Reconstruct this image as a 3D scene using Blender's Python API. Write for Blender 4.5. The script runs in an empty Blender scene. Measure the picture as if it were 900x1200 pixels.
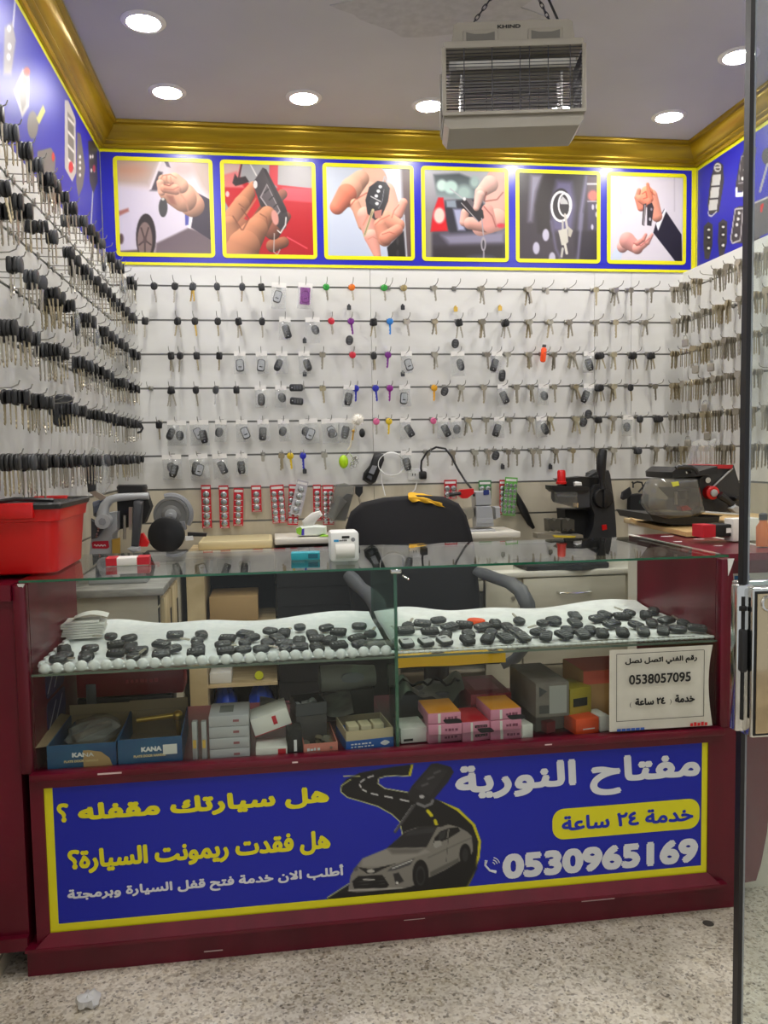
import bpy, bmesh, math, random
import numpy as np
from mathutils import Matrix, Vector, Euler
S = bpy.context.scene
COL = S.collection
rnd = random.Random(7)
# ---------------------------------------------------------------- camera
YAW, PITCH, ROLL, FPX = .137, -.0703, -.0172, 958.94
CAM = np.array([.7629, -4.1326, 1.359])
_F = np.array([math.sin(YAW)*math.cos(PITCH), math.cos(YAW)*math.cos(PITCH), math.sin(PITCH)])
_r = np.array([math.cos(YAW), -math.sin(YAW), 0.]); _u = np.cross(_r, _F)
_R = math.cos(ROLL)*_r + math.sin(ROLL)*_u
_U = -math.sin(ROLL)*_r + math.cos(ROLL)*_u
cd = bpy.data.cameras.new('camera'); cam = bpy.data.objects.new('camera', cd); COL.objects.link(cam)
cd.sensor_fit = 'VERTICAL'; cd.sensor_height = 36; cd.sensor_width = 27; cd.lens = FPX*36/1200; cd.clip_start = .02
cam.matrix_world = Matrix(((_R[0], _U[0], -_F[0], CAM[0]), (_R[1], _U[1], -_F[1], CAM[1]), (_R[2], _U[2], -_F[2], CAM[2]), (0, 0, 0, 1)))
S.camera = cam
def un(px, py, **k):
    """where the sight line through a photo point meets a real plane x=, y= or z="""
    (a, v), = k.items(); i = 'xyz'.index(a)
    d = _F + _R*((px-450)/FPX) - _U*((py-600)/FPX)
    return CAM + d*((v-CAM[i])/d[i])
# ---------------------------------------------------------------- world, exposure
W = bpy.data.worlds.new('world'); S.world = W; W.use_nodes = True
W.node_tree.nodes['Background'].inputs[0].default_value = (.93, .97, 1, 1)
W.node_tree.nodes['Background'].inputs[1].default_value = .3
S.view_settings.view_transform = 'Standard'; S.view_settings.look = 'None'; S.view_settings.gamma = 1
S.view_settings.use_curve_mapping = False; S.view_settings.exposure = .97
S.cycles.max_bounces = 10; S.cycles.transparent_max_bounces = 24; S.cycles.diffuse_bounces = 4; S.cycles.glossy_bounces = 4
S.cycles.caustics_reflective = False; S.cycles.caustics_refractive = False
S.cycles.sample_clamp_indirect = 4
LAMP_W = 7.0
ROOM_W, CEIL = 3.019, 2.93
YF, X0, X1, TOP = -1.9636, .1244, 2.0456, 1.05      # showcase front plane, ends, top
# ---------------------------------------------------------------- materials
def lin(c):
    c = c/255.
    return c/12.92 if c <= .04045 else ((c+.055)/1.055)**2.4
def L(r, g, b): return (lin(r), lin(g), lin(b), 1)
_M = {}
def mat(name, rgb=(128, 128, 128), rough=.5, metal=0., spec=.5, coat=0., emit=None, alpha=1.):
    if name in _M: return _M[name]
    m = bpy.data.materials.new(name); m.use_nodes = True
    b = m.node_tree.nodes['Principled BSDF']
    b.inputs['Base Color'].default_value = L(*rgb); b.inputs['Roughness'].default_value = rough
    b.inputs['Metallic'].default_value = metal; b.inputs['Specular IOR Level'].default_value = spec
    b.inputs['Coat Weight'].default_value = coat; b.inputs['Alpha'].default_value = alpha
    if emit: b.inputs['Emission Color'].default_value = L(*rgb); b.inputs['Emission Strength'].default_value = emit
    m.diffuse_color = L(*rgb)
    _M[name] = m; return m
def nodes(m): return m.node_tree.nodes, m.node_tree.links, m.node_tree.nodes['Principled BSDF']
def noisy(name, c1, c2, scale=(8, 8, 8), rough=.5, detail=4, lo=.35, hi=.65, bump=0., metal=0., spec=.5, dist=0.):
    """two colours mixed by stretched object-space noise"""
    m = mat(name, c1, rough, metal, spec); N, K, b = nodes(m)
    tc = N.new('ShaderNodeTexCoord'); mp = N.new('ShaderNodeMapping'); mp.inputs['Scale'].default_value = scale
    nz = N.new('ShaderNodeTexNoise'); nz.inputs['Scale'].default_value = 1; nz.inputs['Detail'].default_value = detail; nz.inputs['Distortion'].default_value = dist
    cr = N.new('ShaderNodeValToRGB'); cr.color_ramp.elements[0].position = lo; cr.color_ramp.elements[1].position = hi
    cr.color_ramp.elements[0].color = L(*c1); cr.color_ramp.elements[1].color = L(*c2)
    K.new(tc.outputs['Object'], mp.inputs[0]); K.new(mp.outputs[0], nz.inputs[0]); K.new(nz.outputs[0], cr.inputs[0]); K.new(cr.outputs[0], b.inputs['Base Color'])
    if bump:
        bp = N.new('ShaderNodeBump'); bp.inputs['Strength'].default_value = bump; bp.inputs['Distance'].default_value = .002
        K.new(nz.outputs[0], bp.inputs['Height']); K.new(bp.outputs[0], b.inputs['Normal'])
    return m
def clear(name, tint=(255, 255, 255), f0=.04, rough=.02, film=0., film_rgb=(235, 240, 240)):
    """thin clear sheet: mirror reflection by Schlick, the rest passes straight through; film adds a little milky diffuse"""
    if name in _M: return _M[name]
    m = bpy.data.materials.new(name); m.use_nodes = True; N, K = m.node_tree.nodes, m.node_tree.links; N.clear()
    out = N.new('ShaderNodeOutputMaterial'); g = N.new('ShaderNodeNewGeometry'); dot = N.new('ShaderNodeVectorMath'); dot.operation = 'DOT_PRODUCT'
    K.new(g.outputs['Normal'], dot.inputs[0]); K.new(g.outputs['Incoming'], dot.inputs[1])
    def mth(op, a, b=None):
        n = N.new('ShaderNodeMath'); n.operation = op
        for i, x in enumerate((a, b)):
            if x is None: continue
            if isinstance(x, (int, float)): n.inputs[i].default_value = x
            else: K.new(x, n.inputs[i])
        return n.outputs[0]
    a = mth('ABSOLUTE', dot.outputs['Value']); o = mth('SUBTRACT', 1., a); p5 = mth('POWER', o, 5.); fr = mth('ADD', mth('MULTIPLY', p5, 1-f0), f0)
    t = N.new('ShaderNodeBsdfTransparent'); t.inputs[0].default_value = L(*tint)
    gl = N.new('ShaderNodeBsdfGlossy'); gl.inputs['Roughness'].default_value = rough
    base = t.outputs[0]
    if film:
        df = N.new('ShaderNodeBsdfDiffuse'); df.inputs[0].default_value = L(*film_rgb)
        mx = N.new('ShaderNodeMixShader'); mx.inputs[0].default_value = film; K.new(base, mx.inputs[1]); K.new(df.outputs[0], mx.inputs[2]); base = mx.outputs[0]
    mx = N.new('ShaderNodeMixShader'); K.new(fr, mx.inputs[0]); K.new(base, mx.inputs[1]); K.new(gl.outputs[0], mx.inputs[2]); K.new(mx.outputs[0], out.inputs[0])
    _M[name] = m; return m
def print_mat(name, rough=.42):
    if name in _M: return _M[name]
    m = mat(name, (255, 255, 255), rough); N, K, b = nodes(m)
    a = N.new('ShaderNodeAttribute'); a.attribute_name = 'print'; K.new(a.outputs['Color'], b.inputs['Base Color']); return m

black = mat('black_plastic', (26, 26, 28), .38); black_m = mat('black_matte', (20, 20, 22), .75); rubber = mat('black_rubber', (34, 34, 36), .6)
dgrey = mat('dark_grey_plastic', (62, 64, 68), .45); mgrey = mat('grey_plastic', (128, 130, 134), .45); lgrey = mat('light_grey_metal', (168, 170, 172), .42, .2)
steel = mat('nickel_steel', (178, 172, 158), .34, .75); wire = mat('zinc_wire', (150, 148, 142), .3, .85); chrome = mat('chrome', (215, 215, 212), .12, 1.)
brass = mat('brass', (214, 178, 88), .3, .8); white = mat('white_plastic', (232, 232, 230), .4); paper = mat('white_paper', (226, 224, 218), .8)
maroon = noisy('maroon_laminate', (106, 12, 38), (90, 9, 31), (9, 9, 3), .3, spec=.45); maroon_d = mat('dark_maroon_edge', (72, 8, 22), .4)
red = mat('red_plastic', (205, 14, 16), .3); red_c = mat('red_card', (190, 22, 40), .5); green_edge = mat('green_glass_edge', (28, 92, 66), .12, 0, .7)
yellow = mat('yellow_vinyl', (232, 226, 22), .35); blue = mat('blue_vinyl', (38, 40, 178), .28, 0, .5)
sign_blue = mat('royal_blue_vinyl', (10, 38, 180), .3); sign_yellow = mat('sign_yellow_vinyl', (228, 220, 24), .4); sign_white = mat('sign_white_vinyl', (222, 224, 230), .4)
ink = mat('black_ink', (18, 18, 18), .7); ivory = noisy('ivory_laminate', (206, 200, 184), (190, 184, 166), (3, 3, 14), .4); offwhite = mat('off_white_laminate', (224, 220, 208), .38)
wood = noisy('pale_wood', (216, 196, 156), (180, 158, 118), (4, 22, 4), .5, dist=.6); card = mat('brown_cardboard', (176, 146, 100), .8)
glass = clear('clear_glass', (251, 254, 252), .018); glass_top_m = clear('clear_glass_top', (250, 254, 252), .1, .012); bagfilm = clear('poly_bag', (250, 250, 250), .06, .12, .16)
smoke = clear('clear_polycarbonate', (205, 205, 200), .05, .08, .14, (206, 205, 200))
# ---------------------------------------------------------------- mesh builder
class MB:
    def __init__(s): s.v = []; s.f = []; s.mi = []; s.mats = []; s.cur = 0
    def mat(s, m):
        if m not in s.mats: s.mats.append(m)
        s.cur = s.mats.index(m); return s
    def add(s, vs, fs, M=None):
        o = len(s.v)
        s.v += [tuple(M @ Vector(p)) if M else tuple(p) for p in vs]
        s.f += [tuple(i+o for i in f) for f in fs]; s.mi += [s.cur]*len(fs); return s
    def box(s, x0, x1, y0, y1, z0, z1, M=None):
        v = [(x, y, z) for z in (z0, z1) for y in (y0, y1) for x in (x0, x1)]
        return s.add(v, [(0, 2, 3, 1), (4, 5, 7, 6), (0, 1, 5, 4), (2, 6, 7, 3), (0, 4, 6, 2), (1, 3, 7, 5)], M)
    def rbox(s, x0, x1, y0, y1, z0, z1, r=.004, M=None, seg=2):
        bm = bmesh.new(); bmesh.ops.create_cube(bm, size=1)
        for v in bm.verts: v.co = ((x0+x1)/2+v.co.x*(x1-x0), (y0+y1)/2+v.co.y*(y1-y0), (z0+z1)/2+v.co.z*(z1-z0))
        bmesh.ops.bevel(bm, geom=list(bm.edges), offset=r, segments=seg, profile=.5, affect='EDGES', clamp_overlap=True)
        bm.verts.index_update(); s.add([tuple(v.co) for v in bm.verts], [[v.index for v in f.verts] for f in bm.faces], M); bm.free(); return s
    def prism(s, pts, t0, t1, M=None):
        """outline in local x-z, thickness along y from t0 to t1"""
        n = len(pts); a = sum(pts[i][0]*pts[(i+1) % n][1]-pts[(i+1) % n][0]*pts[i][1] for i in range(n))
        if a < 0: pts = pts[::-1]
        v = [(p[0], t0, p[1]) for p in pts]+[(p[0], t1, p[1]) for p in pts]
        f = [tuple(range(n)), tuple(range(2*n-1, n-1, -1))]+[(i, i+n, (i+1) % n+n, (i+1) % n) for i in range(n)]
        return s.add(v, f, M)
    def pillow(s, pts, t, e, M=None):
        """outline plate with rounded rim: thickness 2t, rim inset e"""
        n = len(pts); cx = sum(p[0] for p in pts)/n; cz = sum(p[1] for p in pts)/n
        a = sum(pts[i][0]*pts[(i+1) % n][1]-pts[(i+1) % n][0]*pts[i][1] for i in range(n))
        if a < 0: pts = pts[::-1]
        def ins(k): 
            o = []
            for x, z in pts:
                d = math.hypot(x-cx, z-cz) or 1; o.append((x-(x-cx)/d*k, z-(z-cz)/d*k))
            return o
        rings = [(ins(e), -t), (ins(e*.3), -t*.75), (pts, -t*.3), (pts, t*.3), (ins(e*.3), t*.75), (ins(e), t)]
        v = []; 
        for o, y in rings: v += [(p[0], y, p[1]) for p in o]
        f = [tuple(range(n)), tuple(range(6*n-1, 5*n-1, -1))]
        for k in range(5):
            for i in range(n): f.append((k*n+i, (k+1)*n+i, (k+1)*n+(i+1) % n, k*n+(i+1) % n))
        return s.add(v, f, M)
    def cyl(s, p0, p1, r0, r1=None, n=14, caps=True):
        r1 = r0 if r1 is None else r1; p0 = Vector(p0); p1 = Vector(p1); d = (p1-p0).normalized(); a = d.orthogonal().normalized(); b = d.cross(a)
        v = []
        for p, r in ((p0, r0), (p1, r1)): v += [p+(a*math.cos(2*math.pi*i/n)+b*math.sin(2*math.pi*i/n))*r for i in range(n)]
        f = [(i, (i+1) % n, (i+1) % n+n, i+n) for i in range(n)]
        if caps: f += [tuple(range(n-1, -1, -1)), tuple(range(n, 2*n))]
        return s.add(v, f)
    def tube(s, pts, r, n=6, closed=False, flat=1.):
        pts = [Vector(p) for p in pts]; m = len(pts); v = []; prev = None
        for i, p in enumerate(pts):
            q = pts[(i+1) % m] if (closed or i < m-1) else p; o = pts[i-1] if (closed or i) else p
            d = (q-o).normalized()
            a = d.orthogonal().normalized() if prev is None else (prev-d*prev.dot(d)).normalized()
            prev = a; b = d.cross(a); rr = r[i] if isinstance(r, (list, tuple)) else r
            v += [p+(a*math.cos(2*math.pi*k/n)+b*math.sin(2*math.pi*k/n)*flat)*rr for k in range(n)]
        f = []
        for i in range(m if closed else m-1):
            for k in range(n): j = (i+1) % m; f.append((i*n+k, i*n+(k+1) % n, j*n+(k+1) % n, j*n+k))
        if not closed: f += [tuple(range(n-1, -1, -1)), tuple(range((m-1)*n, m*n))]
        return s.add(v, f)
    def lathe(s, prof, n=20, M=None):
        v = [(r*math.cos(2*math.pi*i/n), r*math.sin(2*math.pi*i/n), z) for r, z in prof for i in range(n)]
        f = [(k*n+i, k*n+(i+1) % n, (k+1)*n+(i+1) % n, (k+1)*n+i) for k in range(len(prof)-1) for i in range(n)]
        return s.add(v, f+[tuple(range(n-1, -1, -1)), tuple(range((len(prof)-1)*n, len(prof)*n))], M)
    def ball(s, c, r, n=10, M=None, jit=0.):
        r = (r, r, r) if isinstance(r, (int, float)) else r; v = [(c[0], c[1], c[2]-r[2])]; m = max(4, n//2)
        for i in range(1, m):
            th = math.pi*i/m
            for k in range(n):
                ph = 2*math.pi*k/n; j = 1+jit*(rnd.random()-.5)
                v.append((c[0]+r[0]*j*math.sin(th)*math.cos(ph), c[1]+r[1]*j*math.sin(th)*math.sin(ph), c[2]-r[2]*j*math.cos(th)))
        v.append((c[0], c[1], c[2]+r[2])); e = len(v)-1
        f = [(0, 1+(k+1) % n, 1+k) for k in range(n)]
        for i in range(m-2):
            for k in range(n): a = 1+i*n; f.append((a+k, a+(k+1) % n, a+n+(k+1) % n, a+n+k))
        a = 1+(m-2)*n; f += [(a+k, a+(k+1) % n, e) for k in range(n)]
        return s.add(v, f, M)
    def grid(s, fn, nu, nv):
        v = [fn(i/nu, j/nv) for j in range(nv+1) for i in range(nu+1)]; w = nu+1
        return s.add(v, [(j*w+i, j*w+i+1, (j+1)*w+i+1, (j+1)*w+i) for j in range(nv) for i in range(nu)])
    def mesh(s, name, angle=.7):
        me = bpy.data.meshes.new(name); me.from_pydata(s.v, [], s.f)
        for m in s.mats: me.materials.append(m)
        me.polygons.foreach_set('material_index', s.mi); me.polygons.foreach_set('use_smooth', [True]*len(s.f)); me.set_sharp_from_angle(angle=angle); me.update(); return me
    def build(s, name, parent=None, loc=(0, 0, 0), rot=(0, 0, 0)):
        return obj(name, s.mesh(name), parent, loc, rot)
def mb(m): return MB().mat(m)
def obj(name, me, parent=None, loc=(0, 0, 0), rot=(0, 0, 0)):
    o = bpy.data.objects.new(name, me); COL.objects.link(o); o.location = loc; o.rotation_euler = rot
    if parent: o.parent = parent
    return o
def tag(o, label, cat, group=None):
    o['label'] = label; o['category'] = cat
    if group: o['group'] = group
    return o
def thing(name, label, cat, loc=(0, 0, 0), rot=(0, 0, 0), group=None):
    return tag(obj(name, None, None, loc, rot), label, cat, group)
def struct(o): o['kind'] = 'structure'; return o
def Rz(a): return Matrix.Rotation(a, 4, 'Z')
def Tr(x, y, z): return Matrix.Translation((x, y, z))
def rrect(w, h, r, n=4, cx=0, cz=0):
    """rounded rectangle outline, counter-clockwise"""
    o = []
    for sx, sz, a0 in ((1, -1, -90), (1, 1, 0), (-1, 1, 90), (-1, -1, 180)):
        for k in range(n+1): a = math.radians(a0+90*k/n); o.append((cx+sx*(w/2-r)+r*math.cos(a), cz+sz*(h/2-r)+r*math.sin(a)))
    return o
def oval(w, h, n=16, p=2., cx=0, cz=0):
    o = []
    for k in range(n):
        a = 2*math.pi*k/n; c, s = math.cos(a), math.sin(a); o.append((cx+w/2*math.copysign(abs(c)**(2/p), c), cz+h/2*math.copysign(abs(s)**(2/p), s)))
    return o
# ---------------------------------------------------------------- lettering
_AR = dict(zip('اأبةتجحخدرسصطعفقكلمنهوي', (0xFE8D, 0xFE83, 0xFE8F, 0xFE93, 0xFE95, 0xFE9D, 0xFEA1, 0xFEA5, 0xFEA9, 0xFEAD, 0xFEB1, 0xFEB9, 0xFEC1, 0xFEC9, 0xFED1, 0xFED5, 0xFED9, 0xFEDD, 0xFEE1, 0xFEE5, 0xFEE9, 0xFEED, 0xFEF1)))
_TWO = set('اأةدرو')
def ar(s):
    """joined Arabic letter forms in drawing order"""
    out = []; i = 0; s2 = s.replace('لا', '\uE000')
    def joins(c): return c in _AR or c == '\uE000'
    for i, c in enumerate(s2):
        if not joins(c): out.append({'(': ')', ')': '('}.get(c, c)); continue
        pv = i > 0 and joins(s2[i-1]) and s2[i-1] not in _TWO and s2[i-1] != '\uE000'; nx = i < len(s2)-1 and joins(s2[i+1])
        if c == '\uE000': out.append(chr(0xFEFB+(1 if pv else 0))); continue
        k = (1 if pv else 0) if c in _TWO else (3 if pv and nx else 1 if pv else 2 if nx else 0)
        out.append(chr(_AR[c]+k))
    t = ''.join(out)[::-1]
    import re
    return re.sub('[\u0660-\u0669]+', lambda m: m.group()[::-1], t)
from mathutils.geometry import delaunay_2d_cdt
def glyphs(s):
    """outline loops of the lettering, every closed stroke filled on its own so that overlapping strokes stay solid"""
    c = bpy.data.curves.new('t', 'FONT'); c.body = s; c.size = 1; c.resolution_u = 4; c.fill_mode = 'NONE'
    o = bpy.data.objects.new('t', c); me = bpy.data.meshes.new_from_object(o)
    P = [tuple(p.co[:2]) for p in me.vertices]; nb = [[] for _ in P]
    for e in me.edges: a, b = e.vertices; nb[a].append(b); nb[b].append(a)
    bpy.data.objects.remove(o); bpy.data.curves.remove(c); bpy.data.meshes.remove(me)
    seen = set(); loops = []
    for k in range(len(P)):
        if k in seen or len(nb[k]) < 2: continue
        lp = [k]; seen.add(k); cur, prev = (nb[k][1] if k+1 not in nb[k] else k+1), k
        while cur != k: lp.append(cur); seen.add(cur); nx = [q for q in nb[cur] if q != prev]; prev, cur = cur, (nx[0] if nx else k)
        loops.append([P[q] for q in lp])
    vs = []; es = []
    for l in loops: o = len(vs); n = len(l); vs += [Vector(p) for p in l]; es += [(o+i, o+(i+1) % n) for i in range(n)]
    ov, _, of = delaunay_2d_cdt(vs, es, [], 0, 1e-6)[:3]
    V = np.array([tuple(v) for v in ov]); F = np.array([f[:3] for f in of]); C_ = V[F].mean(1); wn = np.zeros(len(F))
    for l in loops:
        A = np.array(l); B = np.roll(A, -1, 0); a = A[None]-C_[:, None]; b = B[None]-C_[:, None]
        wn += np.arctan2(a[..., 0]*b[..., 1]-a[..., 1]*b[..., 0], (a*b).sum(-1)).sum(1)/(2*math.pi)
    return V, [tuple(int(q) for q in f) for f in F[np.abs(wn) > .5]]
def text(s, w, h, m, name, parent, M, bold=0., steps=6):
    """flat lettering fitted to w x h, lower left at local origin of M (local x right, z up, facing -y)"""
    v, f = glyphs(s); lo, hi = v.min(0), v.max(0); w2, h2 = w-2*bold, h-2*bold
    q = (v-lo)/(hi-lo)*np.array([w2, h2])+bold
    b = MB().mat(m); offs = [(0, 0)]+([(bold*math.cos(2*math.pi*k/steps), bold*math.sin(2*math.pi*k/steps)) for k in range(steps)] if bold else [])
    for i, (dx, dz) in enumerate(offs): b.add([(x+dx, -i*1.2e-4, z+dz) for x, z in q], f, M)
    return b.build(name, parent)
def dashes(w, h, m, name, parent, M, n=5):
    """small print too fine to read: a row of short marks"""
    b = MB().mat(m); r = random.Random(int(w*1e5)+n); x = 0
    for k in range(n): q = w/n*r.uniform(.45, .85); b.box(x, x+q, -.0004, .0004, h*r.uniform(0, .15), h*r.uniform(.75, 1), M); x += w/n
    return b.build(name, parent)
# ---------------------------------------------------------------- printed pictures
class Print:
    """a flat print: a grid of small tiles coloured like the printed picture; shapes given as photo points"""
    def __init__(s, plane, a0, a1, z0, z1, nw, nh, bg):
        s.ax, s.val = plane; s.a0, s.a1, s.z0, s.z1 = a0, a1, z0, z1; s.nw, s.nh = nw, nh
        s.A, s.Z = np.meshgrid(np.linspace(a0, a1, nw), np.linspace(z1, z0, nh)); s.img = np.ones((nh, nw, 3))*np.array(bg)/255.
        s.T = lambda x, y: (x, y)
    def w(s, p):
        q = un(*s.T(*p), **{s.ax: s.val}); return (q[0] if s.ax == 'y' else q[1], q[2])
    def blend(s, al, col): al = np.clip(al, 0, 1)[..., None]; s.img = s.img*(1-al)+al*(np.array(col)/255. if not isinstance(col, np.ndarray) else col)
    def sd(s, pts):
        P = [s.w(p) for p in pts]; n = len(P); d = np.full(s.A.shape, 1e9); ins = np.zeros(s.A.shape, bool)
        for i in range(n):
            (ax, az), (bx, bz) = P[i], P[(i+1) % n]; ex, ez = bx-ax, bz-az; wx, wz = s.A-ax, s.Z-az
            t = np.clip((wx*ex+wz*ez)/(ex*ex+ez*ez+1e-12), 0, 1); d = np.minimum(d, (wx-ex*t)**2+(wz-ez*t)**2)
            c = (az > s.Z) != (bz > s.Z); ins ^= c & (s.A < ax+(s.Z-az)*ex/(ez if abs(ez) > 1e-12 else 1e-12))
        d = np.sqrt(d); return np.where(ins, -d, d)
    def poly(s, pts, col, soft=.003, col2=None):
        d = s.sd(pts); c = col
        if col2 is not None:
            z = [s.w(p)[1] for p in pts]; t = np.clip((max(z)-s.Z)/(max(z)-min(z)), 0, 1)[..., None]; c = (np.array(col)*(1-t)+np.array(col2)*t)/255.
        s.blend(.5-d/soft, c)
    def ell(s, c, rx, ry, col, soft=.003, rot=0):
        s.poly([(c[0]+rx*math.cos(a)*math.cos(rot)-ry*math.sin(a)*math.sin(rot), c[1]+rx*math.cos(a)*math.sin(rot)+ry*math.sin(a)*math.cos(rot)) for a in np.linspace(0, 2*math.pi, 28)[:-1]], col, soft)
    def line(s, pts, wd, col, soft=.002):
        P = [s.w(p) for p in pts]; d = np.full(s.A.shape, 1e9)
        for (ax, az), (bx, bz) in zip(P, P[1:]):
            ex, ez = bx-ax, bz-az; wx, wz = s.A-ax, s.Z-az; t = np.clip((wx*ex+wz*ez)/(ex*ex+ez*ez+1e-12), 0, 1); d = np.minimum(d, np.hypot(wx-ex*t, wz-ez*t))
        s.blend(.5-(d-wd/2)/soft, col)
    def finger(s, pts, r, col, k=.46):
        """a rounded limb in the printed photo: r in photo points"""
        P = [s.w(p) for p in pts]; R = [np.linalg.norm(np.array(s.w((p[0]+q, p[1])))-np.array(s.w(p))) for p, q in zip(pts, r)]
        for i in range(len(P)-1):
            (ax, az), (bx, bz) = P[i], P[i+1]; ex, ez = bx-ax, bz-az; wx, wz = s.A-ax, s.Z-az
            t = np.clip((wx*ex+wz*ez)/(ex*ex+ez*ez+1e-12), 0, 1); ox, oz = wx-ex*t, wz-ez*t; rr = R[i]+(R[i+1]-R[i])*t; d = np.hypot(ox, oz)
            sh = 1+k*(-.35*ox+.75*oz)/rr-.25*k*(d/rr)**2; c = np.clip(np.array(col)/255.*sh[..., None], 0, 1)
            s.blend(.5-(d-rr)/.003, c)
    def build(s, name, parent, off=0.):
        v = np.zeros((s.nh, s.nw, 3)); i = 'xyz'.index(s.ax)
        v[..., i] = s.val+off; v[..., 1-i] = s.A; v[..., 2] = s.Z
        me = bpy.data.meshes.new(name); idx = np.arange(s.nw*s.nh).reshape(s.nh, s.nw)
        f = np.stack([idx[:-1, :-1], idx[1:, :-1], idx[1:, 1:], idx[:-1, 1:]], -1).reshape(-1, 4)
        me.from_pydata(v.reshape(-1, 3).tolist(), [], f.tolist())
        c = np.clip(s.img, 0, 1)**1.2*.95; c = np.where(c <= .04045, c/12.92, ((c+.055)/1.055)**2.4)
        at = me.color_attributes.new('print', 'FLOAT_COLOR', 'POINT'); at.data.foreach_set('color', np.concatenate([c, np.ones(c.shape[:2]+(1,))], -1).ravel())
        me.materials.append(print_mat('glossy_print')); return obj(name, me, parent)
def ordn(n): return str(n)+('th' if 10 <= n % 100 <= 20 else {1: 'st', 2: 'nd', 3: 'rd'}.get(n % 10, 'th'))
# ================================================================ THE ROOM
def speckle(name):
    m = mat(name, (190, 184, 172), .28); N, K, b = nodes(m); tc = N.new('ShaderNodeTexCoord')
    def vor(sc, cols):
        v = N.new('ShaderNodeTexVoronoi'); v.inputs['Scale'].default_value = sc; K.new(tc.outputs['Object'], v.inputs['Vector'])
        sp = N.new('ShaderNodeSeparateColor'); K.new(v.outputs['Color'], sp.inputs[0])
        r = N.new('ShaderNodeValToRGB'); r.color_ramp.interpolation = 'CONSTANT'
        for i, (p, c) in enumerate(cols):
            e = r.color_ramp.elements[i] if i < 2 else r.color_ramp.elements.new(p); e.position = p; e.color = L(*c)
        K.new(sp.outputs[0], r.inputs[0]); return r.outputs[0]
    a = vor(150, [(0, (242, 238, 230)), (.3, (214, 207, 196)), (.52, (250, 248, 243)), (.74, (180, 170, 156)), (.87, (104, 98, 92)), (.95, (252, 250, 246))])
    c = vor(62, [(0, (246, 242, 235)), (.35, (214, 207, 196)), (.6, (250, 248, 244)), (.86, (150, 142, 132)), (.94, (236, 228, 210))])
    mx = N.new('ShaderNodeMix'); mx.data_type = 'RGBA'; mx.inputs[0].default_value = .38; K.new(a, mx.inputs[6]); K.new(c, mx.inputs[7])
    nz = N.new('ShaderNodeTexNoise'); nz.inputs['Scale'].default_value = 2.2; nz.inputs['Detail'].default_value = 5; K.new(tc.outputs['Object'], nz.inputs['Vector'])
    cr = N.new('ShaderNodeValToRGB'); cr.color_ramp.elements[0].color = L(204, 199, 190); cr.color_ramp.elements[1].color = L(248, 243, 235); cr.color_ramp.elements[0].position = .38; cr.color_ramp.elements[1].position = .6
    K.new(nz.outputs[0], cr.inputs[0]); m2 = N.new('ShaderNodeMix'); m2.data_type = 'RGBA'; m2.blend_type = 'MULTIPLY'; m2.inputs[0].default_value = 1; K.new(mx.outputs[2], m2.inputs[6]); K.new(cr.outputs[0], m2.inputs[7])
    K.new(m2.outputs[2], b.inputs['Base Color']); return m
struct(mb(speckle('granite_floor')).box(-1.5, 4.6, -6.2, .1, -.05, 0).build('floor'))
ceil_m = noisy('ceiling_paint', (206, 205, 204), (196, 195, 194), (1.2, 1.2, 1.2), .8)
struct(mb(ceil_m).box(-.1, ROOM_W+.1, -5, .1, CEIL, CEIL+.05).build('ceiling'))
b = mb(noisy('old_plaster', (196, 195, 192), (184, 183, 180), (30, 30, 30), .9, bump=.4)); c = un(520, 8, z=CEIL)
b.add([(c[0]+(.34+.05*math.sin(5*a)+.03*math.sin(11*a))*math.cos(a), c[1]+(.2+.03*math.sin(4*a))*math.sin(a), z) for z in (CEIL-.003, CEIL+.002) for a in [2*math.pi*k/40 for k in range(40)]],
      [tuple(range(39, -1, -1))]+[(k, (k+1) % 40, 40+(k+1) % 40, 40+k) for k in range(40)]); struct(b.build('ceiling_plaster_patch'))
gold = noisy('gold_paint', (180, 150, 24), (154, 124, 12), (3, 3, 40), .28, metal=.5, spec=.6)
prof = [(0, 2.827), (.016, 2.827), (.022, 2.834), (.022, 2.841), (.034, 2.845), (.04, 2.852), (.04, 2.857), (.05, 2.862), (.068, 2.882), (.08, 2.9), (.083, 2.908), (.083, 2.913), (.098, 2.916), (.1, 2.922), (.1, CEIL), (0, CEIL)]
def trim(name, pos):
    n = len(prof); b = mb(gold); b.add([pos(p, z, e) for e in (0, 1) for p, z in prof], [(i, (i+1) % n, n+(i+1) % n, n+i) for i in range(n)]); struct(b.build(name))
trim('trim_1', lambda p, z, e: (p if e == 0 else ROOM_W-p, -p, z))
trim('trim_2', lambda p, z, e: (p, -p if e else -4.6, z)); trim('trim_3', lambda p, z, e: (ROOM_W-p, -p if e == 0 else -4.6, z))
# slatted walls: boards with an aluminium groove every 16.45 cm
RAIL = [2.1913-.1645*i for i in range(14)]; BZ = 2.2868
SL, SR = .025, 2.945
board = noisy('white_slat_board', (228, 228, 225), (210, 209, 205), (1.1, 1.1, 3.2), .42, lo=.3, hi=.7, dist=1.2); board2 = noisy('beige_slat_board', (206, 198, 178), (184, 175, 154), (6, 6, .8), .45, dist=.5)
alu = mat('groove_aluminium', (128, 127, 124), .4, .5); wallp = mat('wall_paint', (214, 212, 208), .7)
def slat(name, place, length, cuts):
    b = MB(); zs = [BZ]+RAIL+[0.]
    for k in range(len(zs)-1):
        z1 = zs[k]-(.0045 if k else 0); z0 = zs[k+1]+(.0045 if k < len(zs)-2 else 0)
        b.mat(board if zs[k] > 1.25 else board2)
        for a0, a1 in zip([0]+cuts, cuts+[length]): place(b, a0+.001, a1-.001, 0, .012, z0, z1)
    b.mat(alu)
    for z in RAIL: place(b, 0, length, .006, .014, z-.006, z+.006)
    b.mat(wallp); return b
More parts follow.
